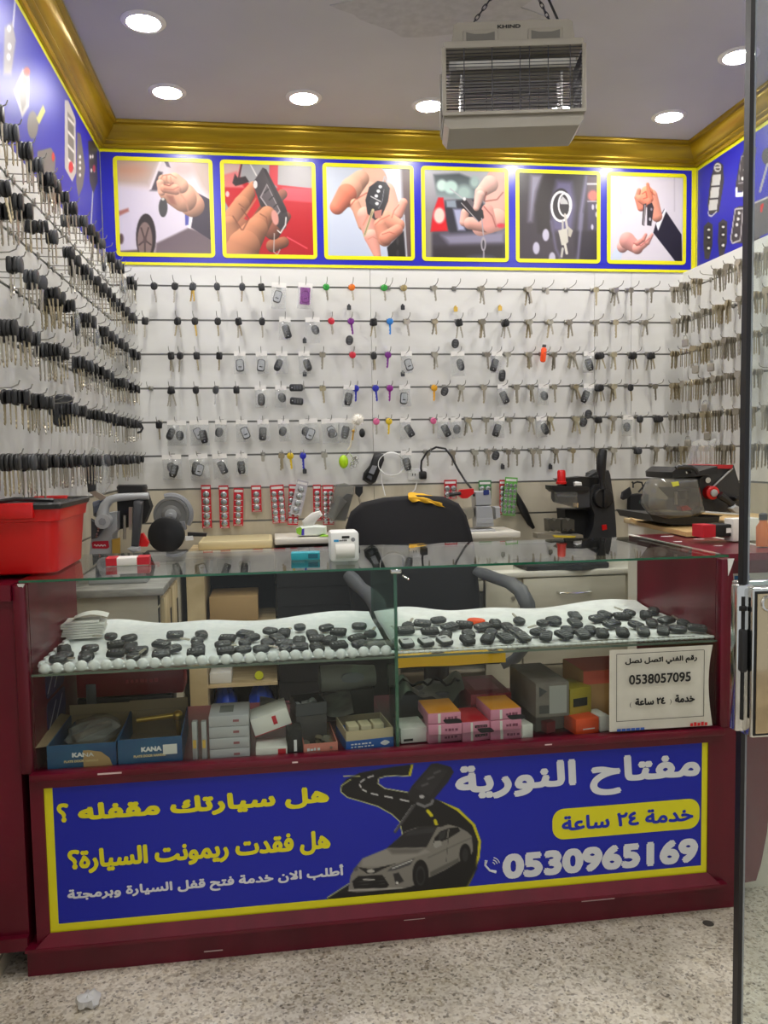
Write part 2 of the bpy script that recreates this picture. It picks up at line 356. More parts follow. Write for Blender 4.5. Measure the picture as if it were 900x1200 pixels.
def pb(b, a0, a1, d0, d1, z0, z1): b.box(a0, a1, d0, d1, z0, z1)
b = slat('wall_back', pb, ROOM_W, [1.283, 2.458, 2.66]); b.box(-.1, ROOM_W+.1, .014, .1, 0, CEIL); struct(b.build('wall_back'))
def pl(b, a0, a1, d0, d1, z0, z1): b.box(SL-d1, SL-d0, -a1, -a0, z0, z1)
b = slat('wall_left', pl, 4.6, [1.2, 2.4, 3.6]); b.box(-.1, 0, -4.7, .1, 0, CEIL).box(0, SL-.014, -4.6, 0, 0, BZ); struct(b.build('wall_left'))
def pr_(b, a0, a1, d0, d1, z0, z1): b.box(SR+d0, SR+d1, -a1, -a0, z0, z1)
b = slat('wall_right', pr_, 4.6, [1.2, 2.4, 3.6]); b.box(ROOM_W, ROOM_W+.1, -4.7, .1, 0, CEIL).box(SR+.014, ROOM_W, -4.6, 0, 0, BZ); struct(b.build('wall_right'))
# ---------------------------------------------------------------- ceiling lamps
glow = mat('lamp_diffuser', (255, 251, 244), .4, emit=82.); ring_m = mat('lamp_ring', (236, 234, 228), .4)
lamps = [tuple(un(px, py, z=CEIL)[:2]) for px, py in ((168, 25), (196, 107), (356, 114), (503, 123), (784, 136), (866, 65))]
say = ['round ceiling downlight over the black-key wall, second from the corner', 'round ceiling downlight in the corner beside the black-key wall', 'round ceiling downlight above the photo of the palm and key', 'round ceiling downlight just beside the hanging insect killer', 'round ceiling downlight above the photo of two suited hands', 'round ceiling downlight beside the top of the glass door edge', 'round ceiling downlight glimpsed through the bars of the insect killer']
lamps.append((2.13, lamps[3][1])); vis = len(lamps)
lamps += [(.36, -1.55), (.36, -2.2), (.36, -2.85), (2.7, -1.5), (2.7, -2.15), (2.7, -2.8), (1.0, -3.4), (2.1, -3.4), (1.55, -2.6), (.36, -3.5), (2.7, -3.5)]
rb = MB().mat(ring_m).lathe([(.058, -.002), (.06, -.008), (.074, -.007), (.08, -.002), (.08, 0)], 28).mesh('lamp_ring_mesh')
db = MB().mat(glow).lathe([(.001, -.012), (.03, -.0105), (.05, -.007), (.0585, -.002), (.0585, 0)], 24).mesh('lamp_diffuser_mesh')
for i, (x, y) in enumerate(lamps):
    t = thing('ceiling_downlight', say[i] if i < vis else 'round ceiling downlight in the front part of the shop', 'ceiling light', (x, y, CEIL), group='recessed ceiling downlights')
    obj('trim_ring', rb, t); obj('diffuser', db, t)
# ---------------------------------------------------------------- photo banner on the back wall
ban = thing('photo_banner', 'long blue banner of six yellow-framed car key photos under the gold cornice', 'banner', (0, 0, 0))
b = mb(blue).box(.004, ROOM_W-.004, -.004, 0, BZ, 2.8268); b.build('banner_sheet', ban)
b = mb(yellow).box(.004, ROOM_W-.03, -.0055, -.004, BZ, BZ+.014).box(.004, ROOM_W-.002, -.0055, -.004, 2.812, 2.8265).box(ROOM_W-.03, ROOM_W-.006, -.0055, -.004, BZ-.01, 2.812); b.build('yellow_border', ban)
boxes = [((132, 179), (252.5, 303.5)), ((257.5, 185), (372, 308)), ((377.6, 191), (486, 311)), ((493, 196.4), (596, 313)), ((603.7, 200), (703, 313.6)), ((711, 203.7), (803, 315))]
FR = []
for (tl, br) in boxes:
    a = un(*tl, y=0); c = un(*br, y=0); FR.append((a[0], c[0], 2.327, 2.793))
def frame(i):
    x0, x1, z0, z1 = FR[i]; o = rrect(x1-x0, z1-z0, .02, 4, (x0+x1)/2, (z0+z1)/2); w = .019; q = rrect(x1-x0-2*w, z1-z0-2*w, .004, 4, (x0+x1)/2, (z0+z1)/2); n = len(o)
    v = [(p[0], y, p[1]) for y in (-.0065, -.004) for p in o]+[(p[0], -.0065, p[1]) for p in q]
    f = [(i, (i+1) % n, 2*n+(i+1) % n, 2*n+i) for i in range(n)]+[(i, n+i, n+(i+1) % n, (i+1) % n) for i in range(n)]
    mb(yellow).add(v, f).build('photo_frame', ban)
    return Print(('y', 0.), x0+w, x1-w, z0+w, z1-w, 132, 140, (200, 190, 190))
SK = (226, 172, 146)
def zoomT(x0, y0, k): return lambda x, y: (x0+x/k, y0+y/k)
# 1 a hand holding a key before a white car
p = frame(0); p.T = zoomT(125, 170, 6.667)
p.poly([(60, 60), (850, 60), (850, 900), (60, 900)], (206, 184, 170), .001, (196, 184, 190))
p.poly([(60, 300), (330, 320), (420, 110), (640, 120), (740, 330), (830, 430), (830, 600), (60, 880)], (226, 214, 220), .03)
p.ell((600, 190), 90, 70, (214, 180, 178), .05); p.ell((180, 200), 140, 60, (214, 172, 150), .06)
p.poly([(335, 365), (400, 205), (440, 215), (395, 365)], (92, 80, 92), .008); p.poly([(440, 105), (470, 105), (500, 180), (470, 170)], (110, 96, 110), .006)
p.poly([(330, 350), (420, 110), (440, 110), (350, 350)], (238, 228, 232), .005)
p.poly([(90, 340), (410, 365), (640, 560), (640, 660), (390, 770), (230, 840), (90, 830)], (224, 216, 228), .02)
p.poly([(390, 770), (640, 650), (840, 720), (840, 900), (380, 880)], (116, 100, 108), .012, (140, 124, 130)); p.poly([(90, 830), (240, 820), (400, 850), (400, 900), (90, 900)], (120, 100, 100), .01)
p.ell((308, 720), 78, 182, (58, 46, 48), .006); p.ell((300, 745), 58, 142, (150, 128, 122), .006)
for a in range(5):
    t = a*1.257+.3; p.line([(300, 745), (300+48*math.cos(t), 745+118*math.sin(t))], .007, (88, 70, 68), .004)
p.ell((300, 745), 14, 30, (104, 84, 82), .004); p.poly([(90, 520), (170, 495), (175, 520), (100, 555)], (190, 130, 120), .01); p.ell((115, 735), 18, 40, (96, 70, 74), .01)
p.poly([(690, 365), (840, 445), (840, 760), (660, 645)], (74, 62, 84), .004, (62, 52, 72)); p.poly([(672, 360), (698, 372), (668, 600), (655, 655), (630, 645)], (236, 232, 236), .004)
p.poly([(612, 535), (645, 535), (640, 625), (615, 630)], (92, 96, 176), .004)
p.finger([(600, 400), (670, 470)], (105, 95), SK); p.finger([(500, 360), (600, 420)], (95, 105), SK); p.finger([(440, 270), (530, 270), (580, 320)], (36, 52, 60), SK); p.finger([(420, 300), (430, 370)], (30, 28), (232, 180, 156)); p.finger([(455, 340), (540, 350)], (36, 42), (222, 160, 136))
p.line([(450, 310), (490, 320), (520, 300)], .006, (150, 88, 74), .006); p.line([(425, 265), (440, 240), (500, 232), (545, 260)], .004, (190, 128, 108), .006); p.line([(450, 345), (520, 350), (560, 330)], .004, (176, 112, 92), .006); p.line([(560, 360), (620, 440), (640, 520)], .004, (200, 146, 124), .01); p.line([(500, 250), (505, 300)], .004, (196, 134, 112), .006); p.line([(470, 245), (468, 300)], .004, (196, 134, 112), .006); p.poly([(470, 395), (520, 400), (545, 470), (500, 460)], (160, 108, 92), .012)
p.ell((442, 490), 35, 76, (78, 76, 78), .004); p.ell((441, 425), 11, 11, (210, 206, 200), .003); p.build('photo_print', ban, -.0047)
# 2 a hand holding a flip key before a red car
p = frame(1); p.T = zoomT(250, 170, 6.923)
p.poly([(60, 120), (840, 120), (840, 940), (60, 940)], (206, 30, 48), .001, (186, 22, 42))
p.poly([(60, 120), (230, 120), (200, 260), (60, 360)], (206, 178, 172), .01); p.poly([(60, 250), (190, 215), (250, 350), (60, 345)], (220, 130, 130), .012)
p.poly([(235, 140), (460, 140), (520, 350), (340, 350), (215, 260)], (170, 168, 170), .008); p.poly([(520, 150), (800, 160), (800, 355), (520, 325)], (186, 182, 184), .006); p.poly([(455, 150), (525, 150), (520, 340), (455, 300)], (214, 60, 76), .006)
p.poly([(560, 345), (800, 355), (800, 470), (560, 450)], (226, 90, 106), .01); p.line([(600, 750), (760, 840)], .006, (236, 110, 120), .006); p.line([(295, 150), (350, 250)], .006, (228, 224, 222), .004)
p.poly([(155, 310), (175, 235), (200, 270), (260, 255), (290, 300), (240, 320), (180, 335)], (64, 50, 54), .006); p.line([(235, 140), (205, 270)], .006, (60, 50, 52), .004); p.ell((115, 400), 16, 24, (236, 190, 190), .006); p.poly([(90, 450), (130, 520), (100, 560)], (170, 160, 160), .006)
h = (190, 136, 106); hd = (160, 108, 84)
p.finger([(560, 400), (520, 440)], (40, 40), (150, 96, 80)); p.finger([(570, 790), (480, 820)], (44, 52), hd); p.finger([(590, 580), (480, 700)], (40, 70), (140, 92, 76))
p.finger([(330, 340), (230, 480), (140, 640)], (44, 66, 90), h); p.finger([(400, 440), (300, 590), (220, 700)], (50, 54, 60), hd); p.finger([(130, 640), (180, 900)], (60, 130), h)
p.poly([(330, 350), (350, 440), (250, 600), (290, 620), (380, 490)], (200, 40, 50), .006)
p.poly([(320, 310), (400, 185), (430, 200), (590, 510), (610, 600), (585, 680), (545, 690), (500, 640), (380, 490)], (84, 76, 80), .004, (70, 62, 66)); p.poly([(405, 190), (430, 200), (600, 540), (560, 560)], (60, 52, 56), .003)
p.poly([(435, 315), (545, 540), (500, 600), (378, 425)], (176, 168, 170), .003); p.poly([(435, 328), (535, 535), (500, 580), (390, 425)], (104, 96, 100), .003)
for k in range(3): p.line([(415+38*k, 390+58*k), (448+38*k, 360+58*k)], .006, (60, 54, 58), .003)
p.ell((341, 322), 17, 32, (226, 222, 220), .003); p.line([(590, 590), (585, 650), (545, 715), (522, 695)], .006, (226, 222, 220), .003); p.line([(495, 720), (490, 870), (520, 890), (540, 850)], .005, (190, 180, 176), .003)
p.finger([(440, 560), (350, 680), (250, 820), (200, 960)], (62, 92, 130, 170), h); p.ell((500, 590), 28, 62, (216, 160, 150), .006, -.2); p.line([(230, 520), (290, 600), (240, 690)], .005, (128, 84, 64), .006); p.line([(160, 580), (230, 690)], .005, (134, 90, 70), .006); p.line([(210, 480), (250, 510)], .004, (140, 92, 72), .005); p.line([(380, 560), (430, 590), (440, 640)], .004, (140, 92, 72), .006); p.build('photo_print', ban, -.0047)
# 3 an open palm with a remote key
p = frame(2); p.T = zoomT(370, 175, 7.2)
p.poly([(60, 110), (840, 110), (840, 980), (60, 980)], (214, 220, 232), .001, (200, 208, 228)); p.poly([(715, 110), (840, 110), (840, 980), (760, 980), (740, 600)], (110, 92, 94), .02)
p.poly([(600, 830), (740, 690), (760, 960), (620, 960)], (44, 40, 44), .005); p.line([(745, 560), (770, 960)], .006, (200, 204, 210), .005); p.ell((690, 780), 12, 30, (70, 66, 70), .005); p.ell((690, 880), 12, 30, (70, 66, 70), .005)
p.finger([(480, 260), (420, 420), (500, 560)], (120, 150, 120), (234, 186, 166), .22); p.finger([(380, 250), (300, 330), (260, 400)], (70, 90, 90), (230, 180, 158)); p.finger([(260, 380), (180, 490)], (84, 62), (226, 140, 116)); p.finger([(590, 360), (640, 540)], (80, 80), (234, 186, 168), .2)
p.finger([(330, 460), (400, 640)], (40, 46), (230, 176, 152)); p.finger([(420, 560), (470, 740), (520, 900)], (72, 62, 30), (236, 174, 160)); p.finger([(740, 450), (690, 550)], (34, 44), (232, 164, 148)); p.finger([(590, 600), (700, 640)], (80, 50), (228, 160, 138)); p.finger([(540, 640), (580, 760)], (52, 60), (224, 160, 138)); p.finger([(590, 750), (690, 680)], (56, 44), (222, 154, 134))
p.line([(400, 640), (440, 560), (430, 470)], .004, (206, 140, 120), .008); p.line([(500, 640), (540, 600), (620, 560)], .004, (190, 116, 98), .006); p.line([(440, 760), (480, 740), (520, 760)], .003, (206, 140, 124), .005); p.line([(560, 720), (620, 700), (680, 720)], .004, (190, 116, 98), .006); p.line([(290, 480), (330, 430), (430, 370)], .005, (186, 106, 90), .006); p.line([(640, 580), (660, 520), (700, 470)], .004, (190, 116, 100), .005)
p.line([(562, 290), (580, 230), (605, 300)], .005, (190, 196, 204), .003)
p.poly([(450, 320), (520, 268), (590, 280), (625, 330), (610, 440), (560, 560), (500, 600), (435, 545), (418, 430)], (52, 52, 60), .004)
p.poly([(470, 400), (548, 440), (530, 505), (445, 455)], (70, 70, 78), .003); p.line([(465, 400), (545, 442)], .005, (214, 212, 214), .003)
for q in ((543, 318), (527, 355), (510, 396), (516, 460)): p.ell(q, 15, 14, (228, 228, 230), .003)
p.line([(575, 340), (560, 440), (530, 500)], .003, (150, 150, 158), .003); p.poly([(490, 525), (558, 510), (550, 580), (500, 585)], (196, 136, 126), .004); p.line([(482, 515), (410, 730)], .013, (206, 194, 160), .003); p.line([(476, 530), (412, 720)], .004, (140, 126, 96), .003); p.build('photo_print', ban, -.0047)
# 4 a hand with a car key before a blurred car
p = frame(3); p.T = zoomT(485, 180, 7.2)
p.poly([(60, 110), (800, 110), (800, 960), (60, 960)], (206, 206, 212), .001, (70, 62, 70)); p.poly([(165, 180), (380, 170), (540, 230), (560, 420), (190, 360)], (92, 100, 104), .015, (160, 176, 178))
p.ell((235, 270), 44, 48, (206, 226, 220), .014); p.ell((310, 285), 58, 56, (196, 220, 214), .014); p.ell((420, 330), 60, 60, (176, 196, 192), .03); p.ell((510, 240), 40, 50, (180, 200, 196), .02)
p.poly([(260, 400), (560, 380), (700, 640), (680, 720), (320, 720), (250, 560)], (58, 58, 70), .014); p.poly([(330, 470), (400, 470), (430, 650), (370, 650)], (176, 178, 206), .015); p.poly([(270, 400), (350, 395), (360, 460), (275, 455)], (150, 160, 172), .01)
p.poly([(90, 660), (770, 690), (770, 930), (90, 930)], (80, 74, 86), .03); p.poly([(230, 690), (760, 660), (760, 760), (300, 770)], (150, 146, 168), .03); p.poly([(160, 790), (760, 770), (760, 930), (160, 930)], (62, 54, 60), .03); p.ell((560, 890), 120, 24, (110, 106, 128), .03); p.poly([(85, 480), (150, 490), (150, 930), (85, 930)], (150, 146, 142), .02)
p.poly([(205, 375), (245, 375), (285, 655), (140, 660), (160, 500)], (214, 20, 38), .01); p.ell((213, 525), 48, 68, (226, 206, 196), .014)
s4 = (226, 178, 166)
p.finger([(720, 230), (720, 460)], (110, 120), s4, .2); p.finger([(700, 560), (560, 620)], (90, 74), s4, .25); p.finger([(430, 500), (420, 580)], (34, 36), s4); p.finger([(600, 600), (470, 590)], (64, 50), (224, 172, 160)); p.finger([(640, 260), (560, 330), (525, 460)], (70, 46, 26), (230, 184, 172)); p.finger([(620, 480), (640, 610)], (50, 60), (222, 166, 156), .2)
p.line([(750, 330), (700, 390), (600, 405)], .005, (150, 84, 76), .006); p.line([(610, 330), (590, 400)], .006, (140, 80, 72), .006); p.line([(590, 450), (660, 530), (690, 620)], .005, (160, 96, 90), .006); p.ell((735, 610), 36, 18, (214, 70, 84), .012)
p.poly([(405, 400), (425, 375), (580, 480), (590, 545), (545, 580), (400, 450)], (52, 44, 50), .004); p.poly([(425, 375), (480, 385), (530, 450), (500, 470)], (120, 112, 118), .004); p.line([(400, 420), (540, 575)], .005, (180, 176, 178), .003); p.line([(305, 300), (410, 380)], .007, (190, 190, 196), .003); p.ell((425, 385), 13, 15, (230, 228, 230), .003)
p.finger([(560, 350), (525, 460)], (36, 26), (232, 188, 178)); p.line([(570, 550), (585, 690)], .006, (176, 170, 176), .003); p.ell((585, 765), 22, 62, (176, 170, 178), .003); p.ell((585, 770), 10, 38, (80, 74, 84), .003); p.line([(588, 830), (586, 930)], .008, (170, 164, 172), .003); p.build('photo_print', ban, -.0047)
# 5 a key ring in a dashboard
p = frame(4); p.T = zoomT(595, 185, 7.5)
p.poly([(70, 110), (800, 110), (800, 960), (70, 960)], (58, 52, 60), .001, (78, 68, 78)); p.poly([(200, 150), (310, 150), (250, 300), (210, 560), (180, 560)], (150, 146, 164), .03); p.poly([(310, 150), (420, 150), (360, 420), (390, 700), (260, 660), (240, 420)], (52, 44, 46), .02)
p.poly([(430, 205), (560, 215), (590, 420), (560, 660), (390, 640), (380, 420)], (112, 106, 140), .03); p.line([(690, 170), (640, 500), (610, 930)], .02, (132, 128, 156), .02); p.line([(380, 560), (420, 800), (480, 930)], .014, (112, 106, 130), .014); p.poly([(700, 390), (800, 390), (800, 640), (700, 640)], (84, 76, 100), .015)
p.poly([(700, 160), (800, 170), (800, 380), (690, 380)], (110, 92, 100), .012); p.ell((745, 335), 42, 46, (232, 130, 118), .015); p.line([(700, 232), (800, 232)], .01, (210, 206, 214), .006); p.line([(700, 385), (800, 385)], .006, (190, 186, 196), .006)
for q in ((745, 435), (780, 430), (778, 500), (740, 610)): p.ell(q, 11, 24, (206, 202, 216), .006)
p.poly([(570, 640), (790, 650), (780, 930), (600, 930)], (54, 46, 56), .02); p.line([(650, 500), (612, 900)], .014, (128, 124, 148), .014)
for q in ((332, 680), (248, 795), (388, 885)): p.ell(q, 30, 54, (200, 196, 214), .008)
p.ell((465, 420), 88, 150, (44, 38, 44), .008)
sv = (226, 226, 228)
for c, rx, ry, wd in (((465, 430), 82, 128, .012), ((500, 415), 56, 100, .009)): p.line([(c[0]+rx*math.cos(a), c[1]+ry*math.sin(a)) for a in np.linspace(0, 2*math.pi, 26)], wd, sv, .003)
p.poly([(450, 380), (480, 340), (520, 380), (530, 410), (460, 410)], (190, 188, 190), .004); p.line([(500, 500), (520, 620)], .012, (200, 196, 190), .003); p.line([(480, 560), (480, 640)], .01, (190, 186, 182), .003)
p.poly([(440, 640), (520, 620), (530, 740), (500, 770), (470, 770), (455, 700)], (206, 202, 192), .004); p.poly([(525, 600), (570, 640), (550, 700), (528, 690)], (190, 184, 172), .004); p.line([(500, 760), (516, 840)], .014, (214, 210, 200), .003); p.line([(480, 800), (470, 868)], .012, (200, 196, 188), .003); p.build('photo_print', ban, -.0047)
# 6 a suited arm dropping keys into a palm
p = frame(5); p.T = zoomT(700, 190, 6.923)
p.poly([(70, 90), (720, 90), (720, 870), (70, 870)], (222, 216, 222), .001, (228, 222, 230)); p.line([(622, 120), (622, 400)], .004, (196, 188, 196), .006); p.line([(155, 120), (190, 420)], .004, (206, 198, 206), .01)
p.poly([(450, 575), (470, 500), (540, 380), (600, 470), (680, 590), (685, 840), (655, 840)], (40, 34, 54), .004); p.poly([(470, 500), (500, 470), (545, 378), (555, 400), (490, 560)], (240, 240, 244), .004)
s6 = (236, 168, 144); p.finger([(430, 280), (480, 440)], (56, 44), s6); p.finger([(400, 250), (380, 300)], (50, 50), (240, 160, 128)); p.finger([(335, 230), (320, 290), (350, 370)], (16, 22, 30), (236, 150, 126)); p.finger([(405, 180), (425, 300)], (12, 26), (238, 150, 120)); p.finger([(345, 300), (400, 330)], (30, 36), (234, 150, 124)); p.line([(360, 260), (390, 240), (400, 290), (370, 300)], .004, (196, 84, 66), .004); p.line([(430, 240), (460, 270)], .004, (190, 90, 70), .004)
p.poly([(370, 345), (395, 335), (378, 520), (358, 510)], (70, 60, 66), .003); p.poly([(400, 350), (440, 330), (455, 370), (435, 520), (400, 515)], (62, 54, 62), .003); p.line([(384, 350), (372, 510)], .004, (190, 184, 186), .003); p.ell((435, 385), 8, 12, (160, 156, 164), .003); p.ell((424, 465), 9, 14, (190, 188, 196), .003)
p.poly([(85, 800), (165, 670), (200, 740), (180, 830)], (214, 222, 238), .006); p.finger([(200, 690), (240, 640)], (44, 66), (222, 172, 164)); p.finger([(240, 640), (320, 700)], (64, 46), (218, 160, 152)); p.finger([(320, 700), (400, 650), (440, 590)], (40, 24, 13), (232, 172, 160)); p.finger([(320, 660), (370, 630), (390, 590)], (20, 16, 12), (224, 156, 144)); p.line([(290, 660), (350, 680), (420, 620)], .004, (190, 110, 104), .005); p.build('photo_print', ban, -.0047)
# side banners
rb_ = thing('key_remote_banner', 'blue banner printed with grey car remotes, above the rows of house keys', 'banner')
p = Print(('x', ROOM_W-.004), -.006, -2.6, BZ, 2.8268, 330, 130, (38, 40, 178)); p.T = zoomT(800, 120, 6.)
pk, pd, sil = (74, 70, 74), (48, 44, 48), (206, 206, 204)
def edge(p, n):
    al = np.zeros(p.A.shape); al = np.maximum(al, (p.Z > 2.81)*1.); al = np.maximum(al, (p.A > -.02)*1.); al = np.maximum(al, n*(p.Z < BZ+.012)*1.); p.blend(al, (226, 222, 30))
p.poly([(225, 430), (250, 415), (285, 440), (290, 560), (255, 770), (190, 790), (175, 720), (195, 540)], pk, .006); p.line([(246+22*math.cos(a), 458+26*math.sin(a)) for a in np.linspace(0, 6.3, 16)], .008, sil, .003); p.line([(226, 458), (268, 456)], .008, sil, .003)
p.poly([(212, 510), (270, 505), (240, 755), (180, 762)], sil, .004)
for a, c in (((195, 592), (258, 588)), ((188, 680), (248, 675))): p.line([a, c], .008, pd, .003)
p.line([(178, 770), (185, 795), (205, 800), (240, 765)], .007, sil, .003)
for x in (0, 102):
    o = (x, -20*x/102); q = lambda a, b: (a+o[0], b+o[1])
    p.poly([q(150, 870), q(180, 840), q(212, 860), q(210, 1000), q(185, 1105), q(155, 1100), q(145, 1000)], pk, .006)
    for z in (895, 950, 1025): p.ell(q(182, z), 20, 28, pd, .004); p.ell(q(183, z), 10, 7 if z < 1000 else 10, (230, 230, 230), .003)
p.poly([(440, 310), (470, 290), (520, 320), (480, 560), (450, 640), (375, 620), (372, 580), (400, 420)], pk, .006); p.line([(412, 380), (470, 370), (440, 560), (392, 570), (412, 380)], .006, (150, 146, 150), .003); p.line([(378, 610), (380, 650), (420, 648), (455, 600)], .02, (228, 228, 226), .004)
for q in ((455, 325), (450, 415), (437, 475), (422, 535)): p.ell(q, 9, 14, (232, 232, 232), .003)
p.poly([(365, 745), (400, 730), (560, 735), (540, 980), (420, 990), (345, 990), (335, 960)], pk, .006); p.line([(370, 750), (425, 745), (405, 970), (350, 990), (338, 960), (370, 750)], .008, (190, 186, 188), .003)
for q in ((397, 778), (390, 820), (382, 860), (375, 935)): p.ell(q, 10, 12, (220, 220, 220), .003)
p.line([(440, 780), (445, 960)], .012, (190, 190, 192), .005); p.line([(455, 800), (452, 900)], .014, (170, 170, 172), .006)
p.ell((600, 380), 44, 60, pk, .006); p.line([(595, 440), (545, 620)], .018, (170, 168, 168), .004); p.poly([(500, 710), (640, 640), (640, 900), (505, 960)], (104, 100, 104), .006); p.poly([(550, 720), (570, 705), (560, 770), (545, 775)], (206, 40, 40), .004); p.line([(510, 705), (640, 650)], .008, (200, 196, 190), .004)
edge(p, 1); p.build('banner_sheet', rb_)
lb_ = thing('key_remote_banner', 'blue banner printed with car remotes and flip keys, above the black-headed keys', 'banner')
p = Print(('x', .004), -.006, -2.6, BZ, 2.8268, 330, 130, (38, 40, 178)); p.T = zoomT(0, 0, 3.754); k1 = (132, 126, 124)
p.poly([(388, 620), (425, 620), (430, 800), (410, 850), (395, 800)], (62, 56, 66), .008)
for q in ((398, 690), (408, 688), (402, 750), (415, 750)): p.ell(q, 4, 9, (226, 220, 224), .006)
p.ell((414, 740), 6, 16, (190, 60, 80), .008); p.line([(408, 850), (400, 1000)], .02, (196, 196, 200), .006)
p.poly([(285, 440), (300, 440), (332, 520), (335, 760), (318, 800), (285, 740)], (196, 190, 186), .006); p.poly([(297, 490), (325, 530), (325, 745), (300, 700)], k1, .006)
for z in (500, 560, 620, 680): p.line([(300, z+20), (326, z+50)], .012, (226, 222, 220), .006)
p.ell((312, 735), 10, 24, (216, 40, 60), .01)
p.poly([(340, 580), (355, 590), (375, 740), (365, 820), (345, 870), (335, 800)], (118, 112, 112), .008)
for z in (690, 715, 740, 770): p.ell((352, z), 5, 8, (230, 228, 228), .006)
p.poly([(165, 665), (225, 650), (245, 690), (240, 770), (160, 790)], k1, .006); p.ell((234, 690), 6, 20, (214, 40, 44), .008); p.ell((144, 550), 24, 62, k1, .008); p.poly([(160, 520), (190, 460), (200, 490), (172, 548)], (206, 204, 110), .006)
p.poly([(20, 120), (55, 95), (70, 180), (50, 330), (15, 330)], (150, 144, 150), .015); p.line([(66, 10), (58, 110)], .016, (190, 190, 210), .006)
for q in ((40, 125), (42, 205), (38, 250)): p.ell(q, 8, 14, (236, 232, 236), .008)
p.poly([(60, 400), (100, 300), (130, 330), (128, 470), (98, 520)], (200, 196, 196), .01); p.poly([(80, 400), (105, 330), (120, 350), (115, 460), (98, 490)], k1, .01); p.ell((118, 315), 14, 20, (214, 80, 80), .01)
edge(p, 0); p.build('banner_sheet', lb_)
# ---------------------------------------------------------------- hanging insect killer
c = un(598, 108, y=-1.5); zt = thing('insect_killer', 'grey hanging electric insect killer with wire cage and two tubes', 'insect killer', tuple(c), (0, 0, -.17)); zt.scale = (.96, .96, .96)
ik = mat('insect_killer_grey', (152, 146, 134), .45); dark = mat('cage_wire_dark', (52, 52, 58), .4, .5); w, d = .225, .1
b = mb(ik); o = [(-.2, .12), (-.192, .183), (-.18, .192), (.18, .192), (.192, .183), (.2, .12)]; b.prism(o, -.075, .075); b.build('top_housing', zt)
for sx in (-.105, .105):
    b = mb(ik).rbox(sx-.056, sx+.056, -.079, -.07, .122, .166, .003); q = b.build('vent', zt)
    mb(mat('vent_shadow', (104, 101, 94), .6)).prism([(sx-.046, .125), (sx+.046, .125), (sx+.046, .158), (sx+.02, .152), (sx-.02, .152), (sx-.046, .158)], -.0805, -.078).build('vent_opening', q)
mb(ik).rbox(-w, w, -d, d, .1, .124, .006).build('top_flange', zt)
b = mb(ik); b.prism([(-w, -.105), (w, -.105), (w, -.128), (.21, -.148), (-.21, -.148), (-w, -.128)], -d+.01, d-.01); b.box(-w-.004, w+.004, -d-.004, d+.004, -.11, -.1); b.build('collecting_tray', zt)
for sx in (-1, 1):
    for q in (-d, d-.014): mb(ik).rbox(sx*w-.007, sx*w+.007, q, q+.014, -.105, .105, .003).build('corner_post', zt)
b = mb(dark)
for k in range(19): z = -.098+k*.0107; b.cyl((-w, -d+.004, z), (w, -d+.004, z), .0014, n=5); b.cyl((-w, d-.004, z), (w, d-.004, z), .0014, n=5)
for x in (-.16, -.07, .02, .05, .11, .18): b.cyl((x, -d+.002, -.1), (x, -d+.002, .1), .0016, n=5); b.cyl((x, d-.002, -.1), (x, d-.002, .1), .0016, n=5)
b.build('cage', zt)
for sx in (-1, 1):
    b = mb(dark)
    for k in range(13): y = -.095+k*.0158; b.cyl((sx*w, y, -.1), (sx*w, y+(.03 if k < 11 else 0), .1), .0014, n=4); b.cyl((sx*w, y+(.03 if k < 11 else 0), -.1), (sx*w, y, .1), .0014, n=4)
    b.build('side_mesh', zt)
for z, y in ((.068, -.05), (.06, .05)):
    q = mb(mat('uv_tube', (216, 214, 208), .25)).cyl((-.185, y, z), (.185, y, z), .0135, n=14).build('lamp_tube', zt)
    mb(mat('tube_cap', (196, 194, 190), .3)).cyl((-.205, y, z), (-.183, y, z), .015).build('tube_cap', q); mb(mat('tube_cap')).cyl((.183, y, z), (.205, y, z), .015).build('tube_cap', q)
b = mb(mat('shock_grid', (176, 174, 176), .35, .6))
for k in range(14): z = -.085+k*.0095; b.cyl((-.165, -.03, z), (.165, -.03, z), .0017, n=5); b.cyl((-.165, .03, z), (.165, .03, z), .0017, n=5)
for x in (-.165, .165): b.box(x-.004, x+.004, -.034, .034, -.095, .05)
b.build('shock_grid', zt)
mb(ik).box(-.2, .2, -.02, .02, .04, .1).build('ballast_bar', zt)
text('KHIND', .075, .012, ink, 'maker_lettering', zt, Tr(-.05, -.0765, .168), .0008)
top = (CEIL-c[2])/.96
mb(dark).cyl((.03, 0, top-.02), (.03, 0, top), .012).build('ceiling_hook', zt)
for sx in (-1, 1):
    b = mb(dark); p0 = Vector((sx*.15, 0, .19)); p1 = Vector((.03, 0, top-.012)); n = 15
    for k in range(n):
        q = p0.lerp(p1, (k+.5)/n); dr = (p1-p0).normalized(); s = dr.cross(Vector((0, 1, 0))) if k % 2 else Vector((0, 1, 0)); hl = (p1-p0).length/n*.72
        b.tube([q+dr*hl*math.cos(a)+s*.0055*math.sin(a) for a in np.linspace(0, 2*math.pi, 9)[:-1]], .0017, 4, True)
    b.build('chain', zt)
mb(rubber).tube([(.03, .02, top-.01), (.1, .02, top-.06), (.17, .02, .22), (.215, .03, .17), (.222, .05, .12)], .004, 6).build('power_cable', zt)
mb(rubber).tube([(-.02+.03*math.cos(a), .01, top-.05+.03*math.sin(a)) for a in np.linspace(0, 6.28, 14)[:-1]], .004, 6, True).tube([(0, .01, top-.03), (.03, .01, top-.005)], .004).build('cable_loop', zt)
